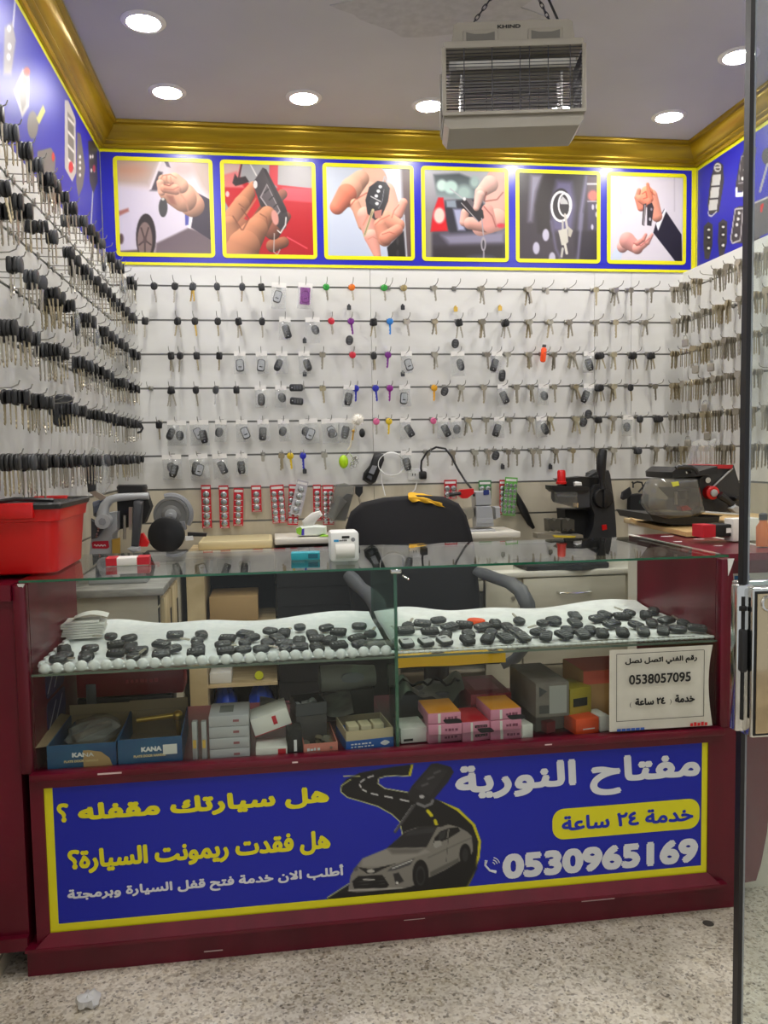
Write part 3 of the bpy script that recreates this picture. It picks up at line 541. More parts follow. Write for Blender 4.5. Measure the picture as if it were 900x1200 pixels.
# ---------------------------------------------------------------- glass entrance door
DY = -2.8; dx = un(863.5, 1000, y=DY)[0]; dg = clear('door_glass', (248, 252, 250), .03, .01, .04)
dr = struct(mb(dg).box(dx+.008, dx+.95, DY-.005, DY+.005, .012, 2.36).build('door_1'))
mb(mat('door_edge_seal', (24, 22, 26), .35)).box(dx, dx+.008, DY-.008, DY+.008, .006, 2.36).build('door_edge_seal', dr); mb(clear('edge_strip', (216, 222, 224), .12, .1, .35, (196, 204, 214))).box(dx+.008, dx+.0125, DY-.0065, DY+.0065, .012, 2.36).build('door_edge_strip', dr)
z0, z1 = un(872, 855, y=DY)[2], un(872, 682, y=DY)[2]; plate = mat('lock_plate_beige_reflection', (196, 178, 146), .1, .9)  # polished plate: beige of the reflected surroundings is put into its colour
fx = un(863, 770, y=DY-.03)[0]
b = mb(chrome).rbox(fx, fx+.032, DY-.03, DY-.0085, z0+.008, z1, .004); lk = b.build('door_lock', dr); mb(chrome).rbox(dx+.0, dx+.19, DY+.007, DY+.03, z0+.008, z1, .004).build('back_plate', lk)
mb(chrome).rbox(fx+.019, fx+.2, DY-.046, DY-.0085, z0, z1-.004, .005).build('lock_case', lk)
mb(ink).rbox(fx+.0225, fx+.195, DY-.0475, DY-.045, z0+.005, z1-.009, .001).build('lock_border', lk); mb(plate).rbox(fx+.026, fx+.19, DY-.0495, DY-.047, z0+.009, z1-.013, .002).build('lock_cover', lk)
mb(chrome).tube([(fx+.046+.012*math.cos(a), DY-.05, z1-.03+.012*math.sin(a)) for a in np.linspace(0, 6.28, 20)[:-1]], .003, 6, True).build('keyhole_ring', lk)
mb(rubber).rbox(fx+.004, fx+.016, DY-.04, DY-.028, z0+.115, z0+.19, .004).build('latch_bolt', lk); mb(ink).cyl((fx+.011, DY-.031, z0+.03), (fx+.011, DY-.031, z1-.02), .003).build('lock_rod', lk); mb(ink).rbox(fx+.004, fx+.016, DY-.036, DY-.029, z1-.045, z1-.036, .002).build('lock_cap', lk)
# ================================================================ THE SHOWCASE COUNTER
YB = -1.42; cn = thing('showcase_counter', 'maroon shop counter with glass showcase, in front of the swivel chair', 'counter', (1.08, YF, 0))
CI = Matrix.Translation((-1.08, -YF, 0))
def cpart(b, name, parent=None):
    b.v = [tuple(CI @ Vector(v)) for v in b.v]; return b.build(name, parent or cn)
DECK = .545
cpart(mb(maroon).box(X0-.03, X1+.055, YF+.012, YB, 0, .085), 'plinth')
b = mb(maroon).box(X0, X1+.02, YF+.02, YB, .085, DECK-.004).box(X0, .158, YF, YF+.02, .085, .55).box(2.0, X1+.02, YF, YF+.02, .085, .55); cpart(b, 'base_cabinet')
cpart(mb(maroon).box(.155, 2.005, YF-.006, YF+.02, .5125, .535).rbox(X0+.005, X1-.005, YF-.022, YF+.02, .535, .555, .005), 'front_ledge')
b = mb(maroon); b.add([(.125, YF-.022, .092), (2.03, YF-.022, .092), (2.0, YF+.0, .121), (.158, YF+.0, .121), (.125, YF+.02, .092), (2.03, YF+.02, .092)], [(0, 1, 2, 3), (0, 4, 5, 1), (0, 3, 4), (1, 5, 2)]); b.box(.1, 2.05, YF-.024, YF+.012, .084, .093); cpart(b, 'sloped_moulding')
cpart(mb(maroon).rbox(X0-.02, X0+.012, YF-.002, YF+.03, .55, TOP-.006, .006).box(X0, X0+.012, YF+.03, YB, DECK, TOP-.006), 'side_panel')
cpart(mb(maroon).box(X1-.012, X1, YF+.03, YB, DECK, TOP-.006).rbox(X1-.012, X1+.012, YF, YF+.03, .55, TOP-.006, .004), 'side_panel')
b = mb(maroon).prism([(X1+.012, .085), (2.115, .085), (2.115, .52), (2.098, .79), (X1+.02, TOP-.006), (X1+.012, TOP-.006)], YF+.004, YF+.05); cpart(b, 'slanted_post')
cpart(mb(maroon).box(-.0, X0-.02, YF+.006, YB, .085, TOP-.004).rbox(0, .02, YF-.012, YF+.01, .085, TOP-.03, .004).box(0, X0-.02, YF-.012, YF+.008, .085, .12).box(0, X0-.02, YF-.012, YF+.008, TOP-.045, TOP-.004), 'corner_pedestal')
b = mb(white)
for p_ in ([(X1+.006, TOP-.006), (X1+.026, TOP-.006), (X1+.018, TOP-.03), (X1+.008, TOP-.055)], [(X0-.006, TOP-.004), (X0+.012, TOP-.004), (X0+.004, TOP-.022)]): b.prism(p_, YF-.0015, YF+.003)
cpart(b, 'chipped_corner')
g = cpart(mb(glass_top_m).box(X0, X1+.005, YF-.006, YB, TOP-.0, TOP+.006), 'glass_top'); b = mb(green_edge).box(X0, X1+.005, YF-.0075, YF-.006, TOP, TOP+.0062); cpart(b, 'glass_edge').parent = g
DX = un(466, 800, y=YF)[0]
for a, c_ in ((X0+.012, DX+.004), (DX-.004, X1-.012)): cpart(mb(glass).box(a, c_, YF+.004+(.006 if a > 1 else 0), YF+.009+(.006 if a > 1 else 0), .556, TOP-.001), 'front_pane')
g = cpart(mb(clear('divider_glass', (214, 236, 226), .06, .02, .06, (170, 200, 190))).box(DX-.004, DX+.004, YF+.018, YB, DECK, TOP-.001), 'divider_pane'); cpart(mb(green_edge).box(DX-.0045, DX+.0045, YF+.0165, YF+.018, DECK, TOP-.001), 'divider_edge').parent = g
b = mb(chrome).rbox(DX-.014, DX+.016, YF+.0, YF+.016, TOP-.013, TOP-.001, .003).cyl((DX+.02, YF+.01, TOP-.02), (DX+.035, YF-.0, TOP-.03), .003); cpart(b, 'glass_clip')
SZ = .806; g = cpart(mb(glass).box(X0+.012, X1-.012, YF+.02, YB, SZ-.006, SZ), 'glass_shelf'); cpart(mb(mat('shelf_edge', (96, 108, 96), .2)).box(X0+.012, X1-.012, YF+.0185, YF+.02, SZ-.006, SZ), 'shelf_edge').parent = g
cpart(mb(mat('chip_white', (214, 190, 190), .6)).box(.3, .36, YF-.0235, YF-.022, .545, .549).box(.8, .815, YF-.0235, YF-.022, .541, .545).box(1.5, 1.52, YF-.0235, YF-.022, .543, .546).box(1.62, 1.72, YF+.0115, YF+.0119, .06, .063).box(.55, .6, YF+.0115, YF+.0119, .02, .023).box(1.1, 1.16, YF+.0115, YF+.0119, .055, .057), 'paint_chips')
# right-hand return with its own top
rt = thing('counter_return', 'maroon side counter running back along the showcase to the cutting machine', 'counter', (2.06, -1.93, 0)); xr = 2.29
def rpart(b, name, parent=None):
    b.v = [(v[0]-2.06, v[1]+1.93, v[2]) for v in b.v]; return b.build(name, parent or rt)
rpart(mb(maroon).box(X1+.012, xr, -1.9, -1.3, TOP-.022, TOP-.001), 'counter_top'); rpart(mb(offwhite).box(X1+.008, X1+.022, -1.9, -1.3, TOP-.002, TOP+.0015).box(xr-.002, xr+.012, -1.9, -1.3, TOP-.022, TOP+.001), 'edge_strip')
rpart(mb(offwhite).box(X1+.075, xr-.02, -1.86, -1.32, 0, TOP-.022), 'cabinet_body'); rpart(mb(maroon_d).box(X1+.03, xr, -1.9, -1.86, TOP-.06, TOP-.022), 'front_rail')
b = mb(white)
for a, c_, w_, h_ in ((2.1, -1.55, .03, .02), (2.16, -1.7, .03, .01), (2.14, -1.38, .05, .02), (2.2, -1.5, .04, .012)): b.prism([(a, 0), (a+w_, .003), (a+w_*.7, h_), (a+w_*.1, h_*.7)], 0, .0012, Matrix.Translation((0, c_, TOP-.0008)) @ Matrix.Rotation(math.radians(90), 4, 'X'))
rpart(b, 'paint_chips')
pt = thing('taped_notice', 'white notice with blue and green bands taped under the side counter top', 'notice', (2.125, -1.866, .86))
mb(paper).box(0, .15, -.0015, 0, -.2, .125).build('sheet', pt); mb(mat('notice_blue', (40, 110, 160), .6)).box(.006, .055, -.0022, -.0015, .094, .118).build('blue_band', pt); mb(mat('notice_green', (150, 190, 40), .6)).box(.006, .055, -.0022, -.0015, .066, .088).build('green_band', pt)
mb(ink).tube([(.128, -.002, .1), (.118, -.002, .108), (.11, -.002, .096), (.1, -.002, .1), (.092, -.002, .096)], .0018, 5).tube([(.12, -.002, .075), (.108, -.002, .066), (.098, -.002, .07), (.104, -.002, .08), (.09, -.002, .064)], .0018, 5).build('handwriting', pt)
q = [un(*p, y=-1.905) for p in ((864, 850), (902, 850), (902, 940), (899, 975), (892, 1012), (886, 1032), (864, 1036))]; b = mb(maroon).prism([(v[0]-q[0][0], v[2]-.02) for v in q], 0, .016); tag(b.build('flap_panel', None, (q[0][0], -1.905, .02)), 'loose maroon flap panel seen through the glass door', 'panel')
# ---------------------------------------------------------------- signboard on the counter front
SX0, SX1, SZ0, SZ1 = .1583, 2.0, .1205, .5125
sg = thing('shop_signboard', 'blue printed shop sign with yellow border, road, car and phone number', 'sign', (SX0, YF, 0)); SY = YF+.006
def spart(o): o.location = (-SX0, -YF, 0); return o
p = Print(('y', SY), SX0, SX1, SZ0-.004, SZ1, 640, 140, (10, 40, 190)); p.T = zoomT(390, 870, 4.737)
rd = (34, 33, 34); yl = (222, 214, 40)
p.poly([(440, 122), (300, 140), (150, 168), (75, 205), (45, 240), (45, 275), (80, 305), (150, 325), (250, 355), (330, 400), (375, 440), (388, 510), (300, 640), (100, 785), (-30, 860), (-30, 930), (720, 840), (770, 740), (805, 640), (815, 550), (780, 455), (700, 375), (580, 318), (420, 275), (290, 255), (252, 228), (258, 200), (300, 186), (430, 186)], rd, .003)
p.poly([(436, 122), (448, 122), (434, 186), (418, 186)], yl, .002); p.poly([(580, 318), (700, 368), (790, 455), (824, 550), (815, 640), (780, 745), (735, 830), (700, 835), (765, 735), (802, 630), (808, 550), (775, 460), (690, 380)], yl, .002)
p.line([(418, 186), (300, 186), (256, 200), (250, 228), (290, 256), (420, 278)], .003, (214, 216, 170), .002); p.line([(100, 205), (48, 240), (45, 275), (80, 305), (150, 325), (250, 355), (330, 400), (372, 440), (386, 510)], .003, (206, 210, 150), .002); p.line([(60, 187), (150, 187)], .003, (214, 214, 150), .002); p.line([(-30, 862), (100, 778)], .003, (206, 210, 150), .002)
for q in (((225, 185), (195, 195)), ((175, 205), (155, 220)), ((150, 235), (155, 248)), ((165, 262), (185, 272)), ((215, 284), (248, 291)), ((290, 299), (330, 307)), ((375, 317), (420, 327))): p.line(list(q), .004, (226, 226, 226), .002)
p.line([(527, 380), (548, 405)], .009, yl, .002); p.line([(568, 435), (575, 455)], .009, yl, .002)
p.poly([(412, 290), (440, 240), (545, 120), (575, 114), (655, 135), (672, 165), (640, 220), (545, 335), (480, 348), (425, 318)], (52, 50, 52), .002); p.poly([(450, 250), (550, 135), (640, 155), (540, 300)], (62, 60, 62), .004)
for q in ((512, 235), (545, 197), (580, 165)): p.line([(q[0]-16, q[1]+6), (q[0]+14, q[1]-6)], .006, (104, 104, 106), .003)
p.ell((494, 301), 14, 10, (200, 200, 200), .002); p.line([(470, 340), (510, 356), (548, 340), (555, 322)], .008, (140, 140, 142), .002); p.line([(452, 348), (346, 496)], .008, (92, 90, 92), .002); p.line([(440, 350), (340, 494)], .002, (150, 150, 150), .001)
body = (150, 147, 140); dk = (30, 29, 30)
p.poly([(-20, 880), (90, 820), (430, 800), (540, 745), (715, 660), (790, 600), (800, 700), (730, 830), (-20, 925)], (20, 19, 20), .01)
p.poly([(86, 825), (98, 740), (128, 690), (165, 645), (300, 590), (400, 495), (470, 470), (560, 462), (640, 455), (700, 470), (745, 495), (772, 520), (778, 600), (765, 632), (700, 662), (620, 710), (540, 748), (440, 798), (390, 812), (130, 832)], body, .002)
p.poly([(165, 645), (300, 590), (510, 590), (540, 610), (440, 640), (300, 690), (160, 690)], (168, 165, 158), .006); p.poly([(300, 590), (510, 590), (470, 615), (330, 620)], (128, 125, 120), .008)
p.poly([(300, 586), (400, 500), (470, 474), (582, 466), (520, 582)], (50, 49, 52), .002); p.poly([(420, 490), (575, 470), (560, 500), (400, 520)], (70, 69, 72), .006); p.poly([(470, 470), (560, 461), (640, 455), (600, 470), (582, 468)], (40, 39, 40), .002)
p.poly([(556, 570), (565, 530), (600, 492), (650, 474), (695, 470), (708, 492), (640, 535)], dk, .002); p.poly([(640, 482), (648, 478), (640, 530), (632, 533)], body, .002); p.poly([(590, 500), (630, 485), (622, 530), (585, 548)], (66, 66, 68), .004)
p.poly([(556, 570), (565, 548), (600, 545), (606, 570), (570, 588)], (176, 174, 168), .002); p.line([(530, 640), (700, 560), (770, 530)], .003, (120, 118, 112), .003); p.line([(640, 540), (630, 660)], .0015, (96, 94, 90), .001); p.poly([(540, 720), (700, 640), (700, 662), (540, 748)], (112, 110, 104), .004)
p.ell((487, 735), 45, 84, (22, 21, 22), .003); p.ell((487, 740), 27, 56, (62, 61, 62), .003); p.ell((487, 742), 18, 40, (30, 29, 30), .003); p.ell((735, 622), 32, 60, (22, 21, 22), .003); p.ell((735, 625), 18, 38, (58, 57, 58), .003)
p.poly([(138, 692), (215, 704), (350, 672), (280, 702), (230, 728), (190, 728)], dk, .002); p.ell((210, 715), 22, 10, (200, 198, 192), .002); p.poly([(108, 772), (140, 742), (275, 736), (312, 790), (300, 808), (118, 812)], dk, .002); p.line([(170, 762), (230, 762)], .004, (206, 204, 198), .002)
for z in (756, 774, 790): p.line([(125, z), (290, z-6)], .0015, (74, 73, 74), .001)
p.poly([(300, 716), (330, 690), (455, 642), (430, 680), (340, 712)], (92, 92, 94), .002); p.line([(330, 700), (440, 655)], .003, (226, 226, 222), .002); p.poly([(112, 705), (138, 680), (140, 712), (122, 716)], (110, 110, 112), .002); p.poly([(335, 730), (365, 722), (395, 770), (350, 792)], (60, 59, 60), .003); p.ell((357, 780), 8, 8, (232, 232, 228), .002); p.line([(90, 822), (385, 808)], .004, (190, 188, 182), .002)
bx = un(160, 980, y=SY); spart(p.build('printed_sheet', sg))
b = mb(sign_yellow); t = .018; y0, y1 = SY-.0018, SY-.0004
b.box(SX0, SX0+.003+t, y0, y1, SZ0+.002+t, SZ1).box(SX1-.003-t*.8, SX1, y0, y1, SZ0+.002+t, SZ1).box(SX0, SX1, y0, y1, SZ0-.004, SZ0+.002+t); spart(b.build('yellow_border', sg))
def sline(s, pl_, pr2, m, bold, name='lettering', dy=0.):
    """a line of lettering between two photo corners (lower left, upper right)"""
    a = un(*pl_, y=SY); c_ = un(*pr2, y=SY)
    return spart(text(s, c_[0]-a[0], c_[2]-a[2], m, name, sg, Tr(a[0], SY-.0015-dy, a[2]), bold))
def zq(x0, y0, k, a, c_): return (x0+a[0]/k, y0+a[1]/k), (x0+c_[0]/k, y0+c_[1]/k)
q = zq(50, 900, 2.571, (108, 172), (862, 52)); sline(ar('هل سيارتك مقفله'), *q, sign_yellow, .0038)
q = zq(50, 900, 2.571, (45, 165), (78, 104)); sline('؟', *q, sign_yellow, .003)
q = zq(50, 900, 2.571, (78, 322), (866, 184)); sline(ar('هل فقدت ريمونت السيارة؟'), *q, sign_yellow, .003)
q = zq(50, 900, 2.571, (76, 408), (906, 288)); sline(ar('أطلب الان خدمة فتح قفل السيارة وبرمجتة'), *q, sign_white, .0016)
q = zq(520, 870, 2.8125, (38, 212), (845, 22)); sline(ar('مفتاح النورية'), *q, sign_white, .0052)
a = un(520+358/2.8125, 870+322/2.8125, y=SY); c_ = un(520+843/2.8125, 870+183/2.8125, y=SY); o = rrect(c_[0]-a[0], c_[2]-a[2], .034, 8, (a[0]+c_[0])/2, (a[2]+c_[2])/2)
spart(mb(sign_yellow).prism(o, SY-.0016, SY-.0004).build('yellow_pill', sg))
q = zq(520, 870, 2.8125, (388, 292), (822, 208)); sline(ar('خدمة ٢٤ ساعة'), *q, sign_blue, .0022, dy=.0008)
q = zq(520, 870, 2.8125, (193, 452), (838, 312)); sline('0530965169', *q, sign_white, .0062)
c_ = un(520+158/2.8125, 870+405/2.8125, y=SY); b = mb(sign_white); R_ = lambda r, a: (c_[0]+r*math.cos(a), SY-.001, c_[2]+r*math.sin(a))
b.tube([(c_[0]-.016, SY-.001, c_[2]+.016), (c_[0]-.019, SY-.001, c_[2]+.002), (c_[0]-.006, SY-.001, c_[2]-.014), (c_[0]+.012, SY-.001, c_[2]-.02)], [.0045, .003, .003, .0045], 6)
for r in (.009, .016, .023): b.tube([R_(r, math.radians(a)) for a in range(15, 80, 10)], .0015, 5)
spart(b.build('phone_symbol', sg))
# ================================================================ FURNITURE BEHIND THE SHOWCASE
def trace(b, pts, y, t, T=None):
    """outline measured on the photo, set at depth y as a solid t thick"""
    q = [un(*(T(*p) if T else p), y=y) for p in pts]; return b.prism([(v[0], v[2]) for v in q], y, y+t)
def tr(b, pts, y, t, T=None, r=.4):
    q = [un(*(T(*p) if T else p), y=y) for p in pts]; return b.pillow([(v[0], v[2]) for v in q], t/2, t/2*r, Tr(0, y+t/2, 0))
def at(px, py, y, T=None):
    if T: px, py = T(px, py)
    return tuple(un(px, py, y=y))
def T0(o): return None
CT = .785
wc = thing('drawer_cabinet', 'ivory counter cabinet with a drawer, behind the swivel chair', 'cabinet', (1.95, -.2, 0)); OW = (-1.95, .2, 0)
def wp(b, name, par=None): return b.build(name, par or wc, OW if par is None else (0, 0, 0))
cx0, cx1, cy = 1.33, 2.58, -.35
wp(mb(offwhite).rbox(cx0, cx1+.012, cy-.02, -.02, CT-.028, CT, .006), 'worktop')
wp(mb(ivory).box(cx0, cx0+.02, cy, -.03, .06, CT-.028).box(cx1-.03, cx1, cy, -.03, .06, CT-.028).box(cx0, cx1, -.045, -.03, .06, CT-.028).box(cx0, cx1, cy, -.03, .06, .08).box(1.93, 1.948, cy, -.03, .06, CT-.028).box(2.475, cx1, cy+.001, cy+.02, .08, CT-.028).box(cx0, cx1, cy+.02, -.03, .3, .315).box(cx0, cx1, cy+.01, cy+.03, CT-.05, CT-.028), 'carcass')
q = wp(mb(ivory).rbox(1.952, 2.47, cy-.016, cy+.004, .575, CT-.034, .004), 'drawer'); hd = at(655, 695, cy-.04); he = at(694, 695, cy-.04)
mb(chrome).tube([(hd[0], cy-.016, hd[2]), (hd[0]+.005, cy-.036, hd[2]-.002), ((hd[0]+he[0])/2, cy-.042, hd[2]-.006), (he[0]-.005, cy-.036, hd[2]-.002), (he[0], cy-.016, hd[2])], .006, 8).build('handle', q)
wp(mb(ivory).rbox(1.952, 2.47, cy-.016, cy+.004, .33, .566, .004), 'drawer'); q = wp(mb(ivory).rbox(1.765, 1.925, cy-.016, cy+.004, .09, CT-.034, .004), 'narrow_door'); mb(steel).cyl((1.9, cy-.022, .66), (1.9, cy-.015, .66), .011).build('lock', q)
for z in (.73, .625): wp(mb(steel).cyl((2.527, cy-.006, z), (2.527, cy+.002, z), .012).cyl((2.527, cy-.007, z), (2.527, cy-.005, z), .005), 'lock')
wp(mb(ivory).rbox(1.36, 1.755, cy-.016, cy+.004, .7, CT-.034, .004), 'upper_panel')
wp(mb(mat('smoked_panel', (88, 88, 86), .2)).box(1.36, 1.755, cy+.002, cy+.008, .45, .69), 'dark_glass_panel')
sh = thing('raised_shelf', 'long white raised shelf on the back counter under the battery cards', 'shelf', (1.33, -.16, CT)); o_ = (-1.33, .16, -CT)
mb(offwhite).rbox(.775, 1.96, -.3, -.015, .945, .974, .005).build('shelf_board', sh, o_); mb(offwhite).box(1.45, 1.93, -.27, -.25, CT, .945).box(1.91, 1.93, -.25, -.02, CT, .945).box(1.34, 1.36, -.27, -.02, CT, .945).build('shelf_support', sh, o_)
bw = thing('black_counter', 'black counter base with thin ribs, seen dark through the showcase left of the chair', 'counter', (1.0, -.4, 0)); o_ = (-1.0, .4, 0)
b = mb(black_m).box(.78, 1.32, -.34, -.02, 0, .9)
for k in range(9): b.box(.78, 1.32, -.343, -.34, .12+.09*k, .122+.09*k)
b.build('base', bw, o_); mb(mat('black_top', (30, 30, 32), .4)).box(.775, 1.325, -.36, -.015, .9, .92).build('counter_top', bw, o_)
us = thing('open_shelf_unit', 'pale wooden open shelf unit beside the black counter, holding boxes and bags', 'shelf', (.55, -.2, 0)); o_ = (-.55, .2, 0)
mb(wood).box(.378, .455, -.42, -.03, .0, .91).build('side_board', us, o_); mb(wood).box(.455, .77, -.36, -.03, .3, .315).build('shelf_board', us, o_); mb(wood).box(.455, .77, -.36, -.03, .59, .605).build('shelf_board', us, o_); mb(black_m).box(.455, .77, -.05, -.03, 0, .9).build('back_panel', us, o_); mb(wood).box(.378, .77, -.38, -.03, .91, .93).build('top_board', us, o_)
lc = thing('corner_cabinet', 'pale wooden side cabinet with grey marbled top behind the paper pile', 'cabinet', (.2, -.6, 0)); o_ = (-.2, .6, 0)
marble = noisy('grey_marble_top', (168, 166, 160), (120, 118, 114), (3, 18, 18), .35, dist=1.5)
mb(marble).rbox(SL+.005, .375, -1.17, -.03, .872, .9, .004).build('worktop', lc, o_)
mb(ivory).box(SL+.005, .35, -1.15, -.03, .0, .872).build('carcass', lc, o_); b = mb(ink).box(.35, .3515, -1.14, -1.09, .83, .868).box(.35, .3515, -1.14, -1.1, .75, .82); b.build('dark_gap', lc, o_)
for y in (-1.08, -.86): q = mb(wood).rbox(.35, .366, y, y+.205, .56, .85, .003).build('drawer', lc, o_); mb(ink).box(.366, .368, y+.16, y+.19, .66, .78).build('finger_slot', q)
# right-hand board along the house-key wall
sb = thing('side_bench', 'pale wooden bench along the house-key wall under the cutting machine', 'bench', (2.6, -1.3, 0)); o_ = (-2.6, 1.3, 0)
mb(wood).rbox(2.35, SR-.004, -2.05, -.6, 1.03, 1.052, .004).build('bench_top', sb, o_); mb(offwhite).box(2.36, SR-.01, -2.0, -.63, 0, 1.03).build('bench_cabinet', sb, o_)
cbm = mat('thick_board', (206, 172, 118), .5); b = mb(cbm); b.prism([(2.2, -1.45), (2.235, -1.0), (2.3, -.78), (2.9, -.74), (2.9, -1.5)], -.008, .008, Matrix.Translation((0, 0, 1.061)) @ Matrix.Rotation(math.radians(-90), 4, 'X'))
tag(b.build('machine_board'), 'thick curved wooden board under the clear-hooded cutting machine', 'board')
# ---------------------------------------------------------------- swivel chair
ch = thing('swivel_chair', 'black swivel chair with wide rounded back, grey arms and yellow-edged seat', 'chair', (1.42, -.7, 0)); o_ = (-1.42, .7, 0)
fab = noisy('black_mesh_fabric', (22, 22, 25), (30, 30, 34), (300, 300, 300), .85); cy_ = -.46
out = [(407, 640), (405, 618), (411, 600), (424, 589), (450, 583), (490, 580), (520, 582), (537, 590), (546, 604), (552, 625), (557, 650), (562, 700), (562, 735), (552, 750), (520, 754), (450, 754), (424, 748), (414, 730), (409, 690)]
b = mb(fab); q = [at(*p, cy_) for p in out]; b.pillow([(v[0], v[2]) for v in q], .03, .02, Tr(0, cy_, 0)); b.build('backrest', ch, o_)
mb(black).rbox(1.35, 1.44, cy_+.03, cy_+.055, .46, .85, .008).tube([(1.395, cy_+.045, .5), (1.395, cy_+.02, .46), (1.43, -.66, .455)], .02, 8).build('back_bracket', ch, o_)
q = mb(fab).rbox(1.235, 1.69, -.96, -.5, .497, .553, .026, seg=3).build('seat', ch, o_)
mb(mat('yellow_seat_cloth', (244, 196, 36), .8)).grid(lambda u, v: (1.24+.445*u, -.974+.006*math.sin(9*u), .512+.042*v+.01*u*(1-u)*4*v), 20, 3).grid(lambda u, v: (1.24+.445*u, -.972+.09*v, .556+.004*math.sin(12*u)), 20, 4).build('yellow_cover', q)
gx, gy = 1.45, -.72
mb(black).cyl((gx, gy, .12), (gx, gy, .5), .03, .036).cyl((gx, gy, .3), (gx, gy, .495), .055).build('gas_column', ch, o_)
bb_ = mb(black)
for k in range(5): a = 1.2566*k+.3; e = (gx+.27*math.cos(a), gy+.22*math.sin(a)); bb_.tube([(gx, gy, .12), (e[0], e[1], .075)], [.03, .018], 8)
bb_.build('star_base', ch, o_)
for k in range(5): a = 1.2566*k+.3; e = (gx+.27*math.cos(a), gy+.22*math.sin(a)); mb(rubber).cyl((e[0]-.02, e[1], .028), (e[0]+.02, e[1], .028), .028).build('caster', ch, o_)
armm = mat('grey_arm_plastic', (84, 86, 90), .4)
def arm(pts, r): b = mb(armm).tube([at(px, py, y) for px, py, y in pts], r, 10, flat=.55); b.build('armrest', ch, o_)
arm([(556, 668, -.48), (566, 672, -.52), (582, 678, -.6), (598, 683, -.68), (610, 692, -.74), (618, 708, -.78), (621, 730, -.78), (619, 752, -.76), (604, 772, -.74), (588, 780, -.73)], [.02, .03, .03, .032, .034, .034, .032, .03, .026, .02])
arm([(407, 672, -.48), (414, 680, -.52), (424, 690, -.6), (434, 698, -.66), (442, 708, -.72), (446, 726, -.76), (447, 748, -.76), (462, 772, -.74), (480, 780, -.72)], [.026, .034, .028, .034, .04, .04, .034, .028, .022])
b = mb(mat('yellow_cloth', (228, 176, 44), .85)); c0 = at(500, 582, cy_)
def cl(u, v):
    x = 1.385+.155*u+.01*math.sin(7*v); z = c0[2]+.022-.05*abs(v-.35)**1.2-.024*u*v-.03*u*u+.004*math.sin(21*u)*v; y = cy_-.04+.085*(1-v)*1.0
    if v > .55: y = cy_-.037-.006*math.sin(15*u); z = c0[2]+.004-.05*(v-.55)-.035*u*u-.006*math.sin(17*u+1)*(v-.5)
    return (x, y, z)
b.grid(cl, 24, 10); tag(b.build('cleaning_cloth'), 'yellow cloth draped over the top of the black chair back', 'cloth')
# ---------------------------------------------------------------- red storage bin
rbn = thing('storage_bin', 'red plastic storage bin with black lid at the end of the counter', 'bin', (.1, -1.71, TOP+.007)); H = .178
b = mb(red); v = []; sec = [(0, .086, .155), (.004, .091, .16), (.14, .1, .176), (.142, .106, .182), (H-.012, .108, .184), (H-.004, .112, .19)]
n = len(rrect(1, 1, .2, 4))
for z, hx, hy in sec: v += [(p[0], p[1], z) for p in rrect(2*hx, 2*hy, .03, 4)]
f = [tuple(range(n-1, -1, -1))]+[(k*n+i, k*n+(i+1) % n, (k+1)*n+(i+1) % n, (k+1)*n+i) for k in range(len(sec)-1) for i in range(n)]; b.add(v, f); b.build('tub', rbn)
b = mb(black); v = []; sec = [(H-.004, .114, .192), (H+.008, .116, .194), (H+.013, .113, .19), (H+.011, .098, .172), (H+.004, .094, .168)]
for z, hx, hy in sec: v += [(p[0], p[1], z) for p in rrect(2*hx, 2*hy, .03, 4)]
f = [(k*n+i, k*n+(i+1) % n, (k+1)*n+(i+1) % n, (k+1)*n+i) for k in range(len(sec)-1) for i in range(n)]+[tuple((len(sec)-1)*n+i for i in range(n))]; b.add(v, f)
for k in range(6): b.rbox(-.085, .085, -.15+.056*k, -.13+.056*k, H+.004, H+.008, .002)
q = b.build('lid', rbn)
mb(red).rbox(-.06, .05, -.198, -.17, H-.028, H+.014, .006).build('clip', rbn); mb(red).rbox(-.05, .05, .166, .199, H-.01, H+.016, .006).build('clip', rbn)
mb(black).tube([(-.05, -.18, H+.016), (.0, -.175, H+.024), (.09, -.15, H+.017)], .006, 6).build('handle', q)
# ---------------------------------------------------------------- grey key press beside the bin
T = zoomT(80, 500, 5.294); y = -1.0
m1 = thing('key_cutting_machine', 'grey key machine with bent silver handle and red badge beside the red bin', 'key machine', (.18, -.9, .9)); o_ = (-.18, .9, -.9)
def mp(b, name, par=None): return b.build(name, par or m1, o_ if par is None else (0, 0, 0))
mp(trace(mb(lgrey), [(130, 800), (150, 640), (230, 540), (300, 530), (300, 640), (270, 670), (265, 900), (130, 900)], y, .12, T), 'body'); mp(mb(lgrey).rbox(.09, .3, y-.04, y+.25, .9, .93, .006), 'base_plate')
mp(tr(mb(mat('blue_grey_plastic', (96, 104, 122), .4)), [(140, 470), (200, 450), (215, 540), (170, 570), (145, 560)], y-.015, .1, T), 'motor_cover')
mp(tr(mb(dgrey), [(138, 570), (200, 610), (215, 640), (180, 690), (140, 700)], y-.03, .03, T), 'side_cover')
for q_ in ((190, 630), (187, 645), (180, 665), (178, 680)): c = at(*q_, y-.032, T); mp(mb(chrome).cyl(c, (c[0], c[1]-.006, c[2]), .004), 'bolt')
P_ = [at(*q_, y-.04, T) for q_ in ((222, 585), (215, 540), (228, 490), (255, 455), (300, 440), (380, 434), (500, 430))]; b = mb(lgrey).tube(P_, [.024, .022, .018, .016, .015, .014, .013], 10); c = P_[0]; b.cyl((c[0], c[1]-.03, c[2]), (c[0], c[1]+.03, c[2]), .027); hb = mp(b, 'bent_handle')
mb(mgrey).cyl((c[0], c[1]-.034, c[2]), (c[0], c[1]-.028, c[2]), .014, n=6).build('pivot_bolt', hb)
